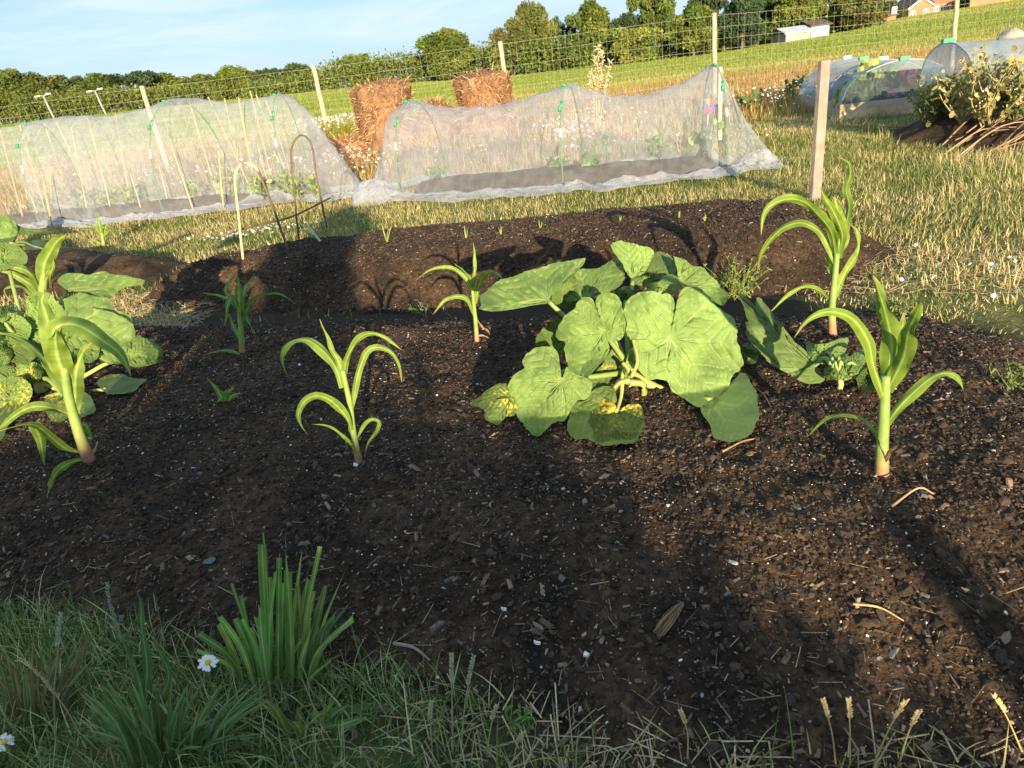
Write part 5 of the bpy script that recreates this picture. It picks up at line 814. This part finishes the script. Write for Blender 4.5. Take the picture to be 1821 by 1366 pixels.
def hedge(name, pts, y, dens, cols, seed, kind='stuff'):     # hedge mass seen as one body
    R = RS(seed); V, T = [], []; px = np.array([p[0] for p in pts], float); tp = np.array([p[1] for p in pts], float)
    for q in np.arange(px[0], px[-1], 7.):
        yy = y+R.uniform(-2, 4); t = aty(np.array(q+R.randn()*4), np.array(np.interp(q, px, tp)+R.randn()*3), yy); gz = float(base_z(t[0], yy)); h = max(.8, t[2]-gz)
        for zc in np.arange(.08*h, h, .10*h+.3):
            n = dens*2; r = min(1.2, .3*h)+.2; p = np.array([t[0], yy, gz+min(zc, h-r*.6)])+R.randn(n, 3)*[r*.6, r*.6, r*.45]; p[:, 2] = np.clip(p[:, 2], gz, None); a = R.randn(n, 3); a /= np.linalg.norm(a, axis=1)[:, None]; b = np.cross(a, R.randn(n, 3)); b /= np.linalg.norm(b, axis=1)[:, None]; s = .13+.15*R.rand(n, 1); V.append(np.stack([p-a*s, p+b*s*.7, p+a*s, p-b*s*.7], 1).reshape(-1, 3)); T.append(np.repeat(np.array(cols[R.randint(len(cols))])*(.75+.5*R.rand(n, 1)), 4, 0))
    V = np.concatenate(V); return tag(mesh_obj(name, V, np.arange(len(V)).reshape(-1, 4), M_crown, None, np.concatenate(T), False), kind='stuff')
hedge('woodland_edge', [(-140, 172), (0, 165), (60, 172), (130, 172), (200, 160), (262, 158), (330, 152), (420, 152), (480, 150)], 134, 26, [GR[0], GR[1], GR[4], GR[2]], 5)
hedge('hedgerow', [(440, 146), (500, 142), (560, 122), (600, 112), (660, 106), (740, 96), (800, 88), (850, 84), (900, 80), (960, 76), (1050, 66)], 118, 24, [GR[0], GR[2], GR[1]], 6)
hedge('scrub', [(880, 84), (950, 74), (1040, 62), (1130, 52), (1240, 44), (1330, 42), (1400, 40), (1450, 38), (1500, 24), (1560, 20)], 104, 20, [GR[0], GR[2], GR[3], GR[1]], 7)
# ------------------------------------------------------------------ houses beyond the field
def P3(px, py, y): return aty(np.array(float(px)), np.array(float(py)), y)
def wallbox(m, x0, x1, y0, y1, z0, z1, t): m.box(((x0+x1)/2, (y0+y1)/2, (z0+z1)/2), (x1-x0, y1-y0, z1-z0), t)
def house(label, pxl, pxr, pbase, peave, papex, y, dep, roofc, wallc, wins, gable=True, name='brick_house', ridge_along=False, cat='house'):
    a = P3(pxl, pbase, y); b = P3(pxr, pbase, y); x0, x1 = a[0], b[0]; gz = float(base_z((x0+x1)/2, y))-.3; xm = (x0+x1)/2; ze = P3((pxl+pxr)/2, peave, y)[2]; za = P3((pxl+pxr)/2, papex, y)[2]; root = thing(name, (xm, y, gz), label, cat); L0 = np.array(root.location); m = MB(); o = .25
    if not ridge_along:
        f = np.array([(x0, y, gz), (x1, y, gz), (x1, y, ze), (xm, y, za), (x0, y, ze)]); k = f+[0, dep, 0]; m.add(np.vstack([f, k]), [np.array([[0, 1, 2, 3, 4]]), np.array([[9, 8, 7, 6, 5]]), np.array([[0, 4, 9, 5], [1, 6, 7, 2]])], wallc)
        r = MB(); sl = np.array([(x0-.35, ze-.25), (xm, za+.06), (x1+.35, ze-.25)]); V = np.array([[(x, yy, z+dz) for x, z in sl] for yy in (y-o, y+dep+o) for dz in (0, .18)]).reshape(-1, 3); r.add(V, [np.array([[0, 3, 4, 1], [1, 4, 5, 2], [6, 7, 10, 9], [7, 8, 11, 10], [3, 9, 10, 4], [4, 10, 11, 5], [0, 1, 7, 6], [1, 2, 8, 7], [0, 6, 9, 3], [2, 5, 11, 8]])], roofc); ro = under(r.build('roof', M_brick, None, False, loc=L0), root)
        bg_ = MB()
        for (xa_, za_), (xb_, zb_) in (((x0-.3, ze-.2), (xm, za)), ((xm, za), (x1+.3, ze-.2))):
            dx, dz = xb_-xa_, zb_-za_; l = math.hypot(dx, dz); c, s = dx/l, dz/l; bg_.box(((xa_+xb_)/2, y-o-.05, (za_+zb_)/2-.05), (l, .08, .22), (.75, .72, .66), [[c, 0, -s], [0, 1, 0], [s, 0, c]])
        under(bg_.build('bargeboard', M_brick, None, False, loc=L0), root)
    else:
        wallbox(m, x0, x1, y, y+dep, gz, ze, wallc); r = MB(); V = np.array([(x0-.3, y-.35, ze-.12), (x1+.3, y-.35, ze-.12), (x1+.3, y+dep/2, za), (x0-.3, y+dep/2, za), (x0-.3, y+dep+.35, ze-.12), (x1+.3, y+dep+.35, ze-.12)]); V = np.vstack([V, V+[0, 0, .16]]); r.add(V, [np.array([[6, 7, 8, 9], [9, 8, 11, 10], [0, 3, 2, 1], [3, 4, 5, 2], [0, 1, 7, 6], [4, 10, 11, 5]])], roofc); under(r.build('roof', M_brick, None, False, loc=L0), root)
    under(m.build('wall', M_brick, None, False, loc=L0), root)
    for (wx, wy, ww, wh, arch) in wins:
        c = P3(wx, wy, y); w = ww/FP*y; h = wh/FP*y; fm = MB(); n = 14; yb = y-.06
        pr = [(-w/2, -h/2), (w/2, -h/2)]+([(w/2*math.cos(q), h/2-w/2*.8+w/2*.8*math.sin(q)) for q in np.linspace(0, PI, n)] if arch else [(w/2, h/2), (-w/2, h/2)]); pr = np.array(pr); k = len(pr); F1 = np.stack([c[0]+pr[:, 0], 0*pr[:, 0]+yb-.06, c[2]+pr[:, 1]], -1); fm.add(np.vstack([F1, F1+[0, .10, 0]]), [np.arange(k)[None], np.stack([np.arange(k), (np.arange(k)+1) % k, (np.arange(k)+1) % k+k, np.arange(k)+k], -1)], (.78, .75, .70)); fo = under(fm.build('window', M_brick, None, False, loc=L0), root)
        g = MB()
        for sx in (-.25, .25): g.box((c[0]+sx*w, yb-.075, c[2]-h*.08), (w*.36, .02, h*.55), (.10, .12, .15))
        under(g.build('pane', M_plast, None, False, loc=L0), fo).location = (0, 0, 0)
    return root
BR = (.42, .155, .085)
house('red brick house with a white edged gable at the top right', 1615, 1658, 31, 12, -4, 146, 7, (.10, .075, .065), BR, [(1623, 25, 9, 9, True), (1646, 21, 9, 9, True)])
house('long brick wing with arched white windows beside the gabled house', 1660, 1706, 27, 2, -14, 147.5, 6, (.34, .14, .08), BR, [(1664, 16, 8, 10, True), (1676, 15, 8, 10, True), (1688, 13, 8, 10, True)], ridge_along=True)
house('low brick outbuilding with a dark roof left of the gabled house', 1560, 1592, 44, 28, 14, 138, 5, (.10, .08, .075), BR, [(1590, 19, 8, 11, False)], ridge_along=True, cat='building')
house('cream barn with a dark roof in front of the trees', 1443, 1474, 56, 44, 36, 98, 5, (.09, .075, .065), (.66, .58, .46), [], ridge_along=True, name='barn', cat='barn')
house('long low grey roofed shed left of the cream barn', 1398, 1441, 63, 57, 48, 97, 5, (.34, .38, .42), (.40, .33, .27), [], ridge_along=True, name='shed', cat='shed')
a = P3(1722, 22, 140); b = P3(1900, -3, 140); m = MB(); n = 12
for k in range(n):
    p = a+(b-a)*(k+.5)/n; g = float(base_z(p[0], 140)); m.box((p[0], 140, g+1.0), ((b[0]-a[0])/n, .35, 2.6), np.array(BR)*(.95+.1*RS(k).rand())); m.box((p[0], 140, g+2.37), ((b[0]-a[0])/n+.001, .45, .14), (.36, .15, .09))
tag(m.build('brick_wall', M_brick, None, False, loc=(a[0], 140, 0)), 'long red brick garden wall along the top right of the field', 'wall')
# street lamps far left
for (x, ytop, yb, lb) in [(77, 171, 205, 'left twin-armed street lamp among the far trees'), (169, 162, 188, 'right twin-armed street lamp, nearer the flat topped pine')]:
    yy = 120; T = P3(x, ytop, yy); g = float(base_z(T[0], yy)); root = thing('street_lamp', (T[0], yy, g), lb, 'street lamp', 'far street lamps'); L0 = np.array(root.location); m = MB(); m.tube([(T[0]+.5, yy, g-.1), (T[0]+.2, yy, (g+T[2])/2), (T[0], yy, T[2])], [.13, .11, .08], 8, (.36, .37, .37)); under(m.build('pole', M_plast, None, loc=L0), root)
    for s in (-1, 1):
        h = MB(); h.tube([(T[0], yy, T[2]), (T[0]+s*.5, yy, T[2]+.12)], .05, 6, (.36, .37, .37)); h.box((T[0]+s*.85, yy, T[2]+.14+s*.08), (.8, .34, .16), (.66, .66, .66)); under(h.build('lamp_head', M_plast, None, loc=L0), root)
# ------------------------------------------------------------------ raised beds under blue netting on the right
def raised(label, cornF, dirL, dirS, LL, LSn, hoops, nlabel, R, across=False, hh=.62):
    C0 = hit(*cornF); u = np.array([dirS[0], dirS[1], 0.]); u /= np.linalg.norm(u); v = np.array([dirL[0], dirL[1], 0.]); v /= np.linalg.norm(v); hgt = .26; gz = C0[2]-.02
    root = thing('raised_bed', C0, label, 'raised bed'); M3 = np.stack([u, v, [0, 0, 1]], 1)
    def plank(c, d, t): m = MB(); m.box(c, d, t, M3); under(m.build('plank', M_wood, None, False, loc=C0), root)
    c = C0*[1, 1, 0]+[0, 0, gz+hgt/2]
    plank(c+u*LSn/2, (LSn, .045, hgt), (.56, .42, .27)); plank(c+u*LSn/2+v*LL, (LSn, .045, hgt), (.45, .35, .24)); plank(c+v*(LL/2)+u*.0225, (.045, LL-.05, hgt-.006), (.34, .28, .22)); plank(c+v*(LL/2)+u*(LSn-.0225), (.045, LL-.05, hgt-.006), (.42, .34, .24))
    m = MB(); m.box(c+u*LSn/2+v*LL/2+[0, 0, .06], (LSn-.1, LL-.1, .12), (.035, .025, .018), M3); under(m.build('soil', M_soil, None, False, loc=C0), root)
    ns, nt = 60, 40; s = np.linspace(0, 1, ns)[:, None]; t = np.linspace(0, PI, nt)[None]; b = C0*[1, 1, 0]+u*LSn/2; sag = 1-.09*np.abs(np.sin(s*PI*(hoops-1))); 
    if across: b = C0*[1, 1, 0]+v*LL/2; V = b+u*(s*LSn)[..., None]+v*(np.cos(t)*-LL/2*.97)[..., None]
    else: V = b+v*(s*LL)[..., None]-u*(np.cos(t)*LSn/2*.97)[..., None]
    V[..., 2] = gz+hgt*.8+hh*np.sin(t)**.85*sag+fbm(s*7+0*t, t*2+0*s, 3, 1)*.05
    i = np.arange(ns*nt).reshape(ns, nt); F = np.stack([i[:-1, :-1], i[1:, :-1], i[1:, 1:], i[:-1, 1:]], -1).reshape(-1, 4); net = thing('net_cloche', C0*[1, 1, 0]+[0, 0, gz+hgt], nlabel, 'cloche'); L0 = np.array(net.location)
    # end walls of net
    EV, EF, off = [V.reshape(-1, 3)], [F], ns*nt
    for e in (0, ns-1):
        rr = np.linspace(1, .0, 10)[:, None, None]; cen = V[e].mean(0)*[1, 1, 0]+[0, 0, gz+hgt*.7]; S = cen+(V[e][None]-cen)*rr; S = S+(u if across else v)*((.22 if across else .10)*np.sin((1-rr)*PI/2))*(-1 if e == 0 else 1); j = np.arange(10*nt).reshape(10, nt)+off; EV.append(S.reshape(-1, 3)); EF.append(np.stack([j[:-1, :-1], j[1:, :-1], j[1:, 1:], j[:-1, 1:]], -1).reshape(-1, 4)); off += 10*nt
    under(mesh_obj('netting', np.concatenate(EV), np.concatenate(EF), M_net3, None, None, True, loc=L0), net)
    for k in range(hoops):
        j = int(k/(hoops-1)*(ns-1)); m = MB(); m.tube(V[j][::2]*[1, 1, 1]-[0, 0, .004], .010, 7, (.22, .28, .28)); h = under(m.build('hoop', M_plast, None, loc=L0), net); cl = MB(); cl.box(V[j][nt//2]+[0, 0, .02], (.16, .07, .05), (.75, .78, .75) if k % 2 else (.05, .42, .16)); under(cl.build('clip', M_plast, None, False, loc=L0), h).location = (0, 0, 0)
    return C0, u, v
C0, u, v = raised('timber raised bed with netting over green and red lettuce', (1492, 214), (.9, 3.9), (3.9, -.9), 3.6, 1.75, 4, 'blue-grey netting cloche over the lettuce bed', RS(3))
R = RS(140)
def lettuce(px, py, fr_, h, r, col, label):
    B = C0*[1, 1, 0]+u*fr_[0]+v*fr_[1]; B[2] = C0[2]+.12; root = thing('lettuce', B, label, 'lettuce'); LV, LF, LT, o = [], [], [], 0
    for k in range(70):
        a = R.rand()*2*PI; el = R.rand(); d = np.array([math.cos(a)*(1-el*.75), math.sin(a)*(1-el*.75), .25+el]); d /= np.linalg.norm(d); p0 = B+d*r*.15; e = B+d*np.array([r, r, h])*(.75+.3*R.rand()); V, F, T = ribbon([p0, (p0+e)/2+[0, 0, .03], e+[0, 0, -.02]], r*.45, R.uniform(-.9, .9), R, 8, fold=.5, wav=.18, wprof=lambda t: .4+.6*ss(0, .7, t)-.3*(t > .95), col=np.array(col)*(.6+.8*R.rand())); LV.append(V); LF.append(F+o); LT.append(T); o += len(V)
    under(mesh_obj('leaves', np.concatenate(LV), np.concatenate(LF), M_corn, None, np.concatenate(LT), True, loc=B), root)
lettuce(0, 0, (.25, .35), .5, .30, (.22, .27, .06), 'bright green lettuce at the front left of the netted bed'); lettuce(0, 0, (1.15, .38), .55, .42, (.15, .035, .055), 'large dark red lettuce at the front of the netted bed'); lettuce(0, 0, (.62, .75), .75, .36, (.26, .30, .09), 'tall pale green lettuce behind the dark red one'); lettuce(0, 0, (.45, 1.6), .5, .4, (.13, .06, .05), 'brownish red lettuce farther back under the netting'); lettuce(0, 0, (1.1, 1.9), .7, .5, (.20, .28, .09), 'pale green leafy clump at the back of the netted bed')
D0, u2, v2 = raised('timber raised bed at the right edge under blue-grey netting', (1728, 196), (.9, 3.9), (3.9, -.9), 2.0, 5.2, 4, 'large blue-grey netting cloche at the right picture edge', RS(4), True, .58)
for k in range(7):
    B = D0*[1, 1, 0]+u2*(.3+.33*k)+v2*(.35+.6*(k % 3)); B[2] = D0[2]+.12; leafy("brassica_plant", B, .26+.1*R.rand(), 48, .13, 'dark green cabbage-like plant under the right edge netting', 'cabbage plant', (.05, .085, .05), R, 'cabbage plants under the right netting', .2)
# broad beans in front
for (p, h, sp, lb) in [((1645, 218), .55, .2, 'yellowing bean plant at the left end of the bean row'), ((1668, 216), .55, .34, 'dark leaved low bean plant second in the row'), ((1712, 220), .78, .34, 'tall yellowing bean plant in the middle of the row'), ((1758, 222), .74, .40, 'dense yellowing bean plant fourth along the bean row'), ((1798, 215), .6, .32, 'short bean plant at the right picture edge')]:
    leafy('broad_bean_plant', hit(*p), h, 340, .072, lb, 'bean plant', (.34, .30, .13) if 'yellow' in lb else (.12, .14, .05), R, 'bean plants before the raised bed', sp)
leafy('leafy_plant', hit(1410, 178), .42, 60, .16, 'dark leafy green plant left of the netted lettuce bed', 'plant', (.06, .11, .03), R, None, .3)
leafy('leafy_plant', hit(1340, 196), .3, 50, .14, 'low spreading weed in front of the dark leafy plant', 'plant', (.07, .11, .035), R, None, .4)
# dead stems on the dug soil, right
for k in range(16):
    rr = RS(300+k); a = hit(1650+rr.rand()*150, 225+rr.rand()*65); an = rr.uniform(-.5, .7); L = .5+.8*rr.rand(); e = a+[math.cos(an)*L, math.sin(an)*L*.6, .10+.22*rr.rand()]; m = MB(); m.tube(crom([a+[0, 0, .01], (a+e)/2+[0, 0, .12*rr.rand()+.05], e], 10), np.linspace(.009, .004, 10), 6, np.array((.24, .165, .10))*(.6+.6*rr.rand())); tag(m.build('dead_stem', M_wood, None, loc=a), 'dry tan plant stem dropped on the dug soil at the right', 'stem', 'dead stems on the dug soil')
# tall dry weeds and boulders in the meadow
for (p, tps, lb) in [((1060, 205), [(1058, 100), (1072, 92), (1050, 130), (1085, 110), (1064, 85)], 'tall pale dry dock stalks in front of the far field')]:
    y = 15.5; B = aty(np.array(float(p[0])), np.array(float(p[1])), y); B[2] = float(base_z(B[0], y)); root = thing('dry_weed', B, lb, 'weed')
    m = MB(); sd = MB(); rr = RS(9)
    for q in tps:
        e = aty(np.array(float(q[0])), np.array(float(q[1])), y+rr.randn()*.1); P = crom([B+rr.randn(3)*[.05, .05, 0], (B+e)/2, e], 12); m.tube(P, np.linspace(.009, .005, 12), 5, (.45, .36, .24))
        for w in P[6:]:
            for _ in range(9): d = rr.randn(3)*.05; sd.tube([w, w+d*.6, w+d], [.006, .012, .003], 5, np.array((.46, .36, .24))*(.7+.5*rr.rand()))
    under(m.build('stalk', M_straw, None, loc=B), root); under(sd.build('seed_head', M_straw, None, loc=B), root)
for (p, w, lb) in [((1798, 66), 42, 'large pale grey boulder in the dry grass at the right edge'), ((1832, 62), 30, 'smaller pale boulder cut by the right picture edge')]:
    y = 24.; B = aty(np.array(float(p[0])), np.array(float(p[1])), y); g = float(base_z(B[0], y)); r = w/FP*y*.5; th, ph = np.meshgrid(np.linspace(0, 2*PI, 40), np.linspace(0, PI, 24)); k = r*(1+.35*fbm(th*1.3+w, ph*2, 4, 1)); hz = max(.5, (aty(np.array(float(p[0])), np.array(float(p[1]-16)), y)[2]-g)); V = np.stack([B[0]+k*np.cos(th)*np.sin(ph), y+k*np.sin(th)*np.sin(ph), g+hz*.5+hz*.5*np.cos(ph)*(1+.2*fbm(th, ph, 3, 2))], -1); i = np.arange(th.size).reshape(th.shape); F = np.stack([i[:-1, :-1], i[1:, :-1], i[1:, 1:], i[:-1, 1:]], -1).reshape(-1, 4); c = np.array([.30, .26, .22])*(.6+.8*(fbm(th*2, ph*3, 4, 1.5)+.5))[..., None]; tag(mesh_obj('boulder', V.reshape(-1, 3), F, M_brick, None, c.reshape(-1, 3), True, loc=(B[0], y, g)), lb, 'boulder')
# ------------------------------------------------------------------ unseen leafy row added behind the camera, outline shaped to shade the beds
def shade_row(y0, prof, n, seed, size):
    R = RS(seed); dy = -4.2-y0; u = np.array([p[0] for p in prof])+.1*dy; hgt = np.array([p[1] for p in prof])+.1853*dy+.135; x = R.uniform(u[0], u[-1], n*3); top = np.interp(x, u, hgt)+.09*fbm(x, x*0+seed, 3, 3)*2; z = R.rand(n*3)*3.5; k = (z < top) & (R.rand(n*3) < .25+.75*np.clip((top-z)/.22, 0, 1)); x, z = x[k], z[k]; m = len(x)
    p = np.stack([x+R.randn(m)*.02, y0+R.randn(m)*.14, z], -1); a = R.randn(m, 3); a /= np.linalg.norm(a, axis=1)[:, None]; b = np.cross(a, R.randn(m, 3)); b /= np.linalg.norm(b, axis=1)[:, None]; s = size*(.6+.8*R.rand(m, 1)); V = np.stack([p-a*s, p-a*s*.2+b*s*.55, p+a*s, p-a*s*.2-b*s*.55], 1).reshape(-1, 3)
    V[:, 2] = np.maximum(V[:, 2], .0)
    return tag(mesh_obj('added_shade_leaves', V, np.arange(len(V)).reshape(-1, 4), M_corn, None, np.repeat(np.array((.09, .13, .03))*(.7+.6*R.rand(m, 1)), 4, 0), False), kind='stuff')
shade_row(-7.2, [(-9, 1.30), (-2.2, 1.30), (-1.5, 1.34), (-1.25, 1.36), (-1.16, 1.62), (-1.1, 1.34), (-.98, 1.36), (-.93, 1.7), (-.87, 1.38), (-.80, 1.42), (-.74, 2.25), (-.45, 2.4), (-.17, 2.3), (-.12, 1.32), (.1, 1.26), (.3, 1.31), (.4, 1.22), (.55, 1.24), (.70, 1.32), (.78, 1.15), (.86, 1.24), (.95, 1.0), (1.04, 1.14), (1.10, .88), (1.18, 1.06), (1.24, .78), (1.32, .95), (1.38, .66), (1.50, .72), (1.58, .5), (2.1, .45), (3.5, .45), (6, .45)], 60000, 4, .075)
m = MB(); m.tube([(1.60, -4.2, -.1), (1.585, -4.2, .6), (1.57, -4.2, 1.25)], [.075, .07, .065], 10, (.4, .33, .25)); tag(m.build('added_shadow_post', M_wood, None, loc=(1.66, -4.2, 0)), 'stout round post added behind the camera to cast the broad shadow on the right', 'post')  # unseen post, added to throw the broad shadow streak across the right soil
# ------------------------------------------------------------------ sky, sun, camera
EL = math.radians(10.5); AZ = -.10
d = Vector((AZ, 1, 0)).normalized()*math.cos(EL)+Vector((0, 0, -math.sin(EL)))
W = bpy.data.worlds.new('World'); SC.world = W; W.use_nodes = True; N = W.node_tree.nodes; L = W.node_tree.links
bg = N['Background']; sky = N.new('ShaderNodeTexSky'); sky.sky_type = 'NISHITA'; sky.sun_disc = False; sky.sun_elevation = EL; sky.sun_rotation = math.atan2(-d.x, -d.y); sky.air_density = 1.0; sky.dust_density = .6; sky.ozone_density = 1.6
tc = N.new('ShaderNodeTexCoord'); mp = N.new('ShaderNodeMapping'); mp.inputs['Scale'].default_value = (2.6, 2.6, 22); mp.inputs['Rotation'].default_value = (0, .12, .4); L.new(tc.outputs['Generated'], mp.inputs[0])
cn = N.new('ShaderNodeTexNoise'); cn.inputs['Scale'].default_value = 1.3; cn.inputs['Detail'].default_value = 7; cn.inputs['Roughness'].default_value = .55; cn.inputs['Distortion'].default_value = .6; L.new(mp.outputs[0], cn.inputs['Vector'])
cr = N.new('ShaderNodeMapRange'); cr.inputs[1].default_value = .40; cr.inputs[2].default_value = .64; cr.inputs[3].default_value = .0; cr.inputs[4].default_value = 1.; L.new(cn.outputs[0], cr.inputs[0])
mx = N.new('ShaderNodeMix'); mx.data_type = 'RGBA'; L.new(cr.outputs[0], mx.inputs[0]); hz = N.new('ShaderNodeMix'); hz.data_type = 'RGBA'; hz.inputs[0].default_value = .8; L.new(sky.outputs[0], hz.inputs[6]); hz.inputs[7].default_value = (1.35, 2.2, 3.3, 1)   # thin high cloud veil
L.new(hz.outputs[2], mx.inputs[6]); mx.inputs[7].default_value = (2.75, 3.35, 3.95, 1)
sx = N.new('ShaderNodeSeparateXYZ'); L.new(tc.outputs['Generated'], sx.inputs[0]); gl = N.new('ShaderNodeMapRange'); gl.inputs[1].default_value = .25; gl.inputs[2].default_value = -.7; gl.inputs[3].default_value = 1; gl.inputs[4].default_value = 1.25; L.new(sx.outputs[1], gl.inputs[0])   # the veil is brighter on the sun's side
vm = N.new('ShaderNodeVectorMath'); vm.operation = 'SCALE'; L.new(mx.outputs[2], vm.inputs[0]); L.new(gl.outputs[0], vm.inputs[3])
L.new(vm.outputs[0], bg.inputs[0]); bg.inputs[1].default_value = .095
sun = bpy.data.lights.new('sun', 'SUN'); sun.energy = 5.0; sun.angle = math.radians(.5); sun.color = (1, .80, .52)
so = bpy.data.objects.new('sun', sun); COL.objects.link(so); so.rotation_euler = d.to_track_quat('-Z', 'Y').to_euler(); so.location = (0, -5, 8)
cam = bpy.data.cameras.new('camera'); cam.sensor_width = 36; cam.lens = 36*FP/1821; cam.clip_start = .05; cam.clip_end = 5000
cam.dof.use_dof = True; cam.dof.focus_distance = 2.9; cam.dof.aperture_fstop = 8
co = bpy.data.objects.new('camera', cam); COL.objects.link(co)
from mathutils import Matrix
Mx = Matrix(((rt[0], up[0], -fw[0], 0), (rt[1], up[1], -fw[1], 0), (rt[2], up[2], -fw[2], H), (0, 0, 0, 1))); co.matrix_world = Mx
SC.camera = co
SC.view_settings.view_transform = 'Standard'; SC.view_settings.look = 'None'; SC.view_settings.exposure = 1.6; SC.view_settings.gamma = 1
SC.cycles.transparent_max_bounces = 24; SC.cycles.max_bounces = 6; SC.cycles.use_denoising = True
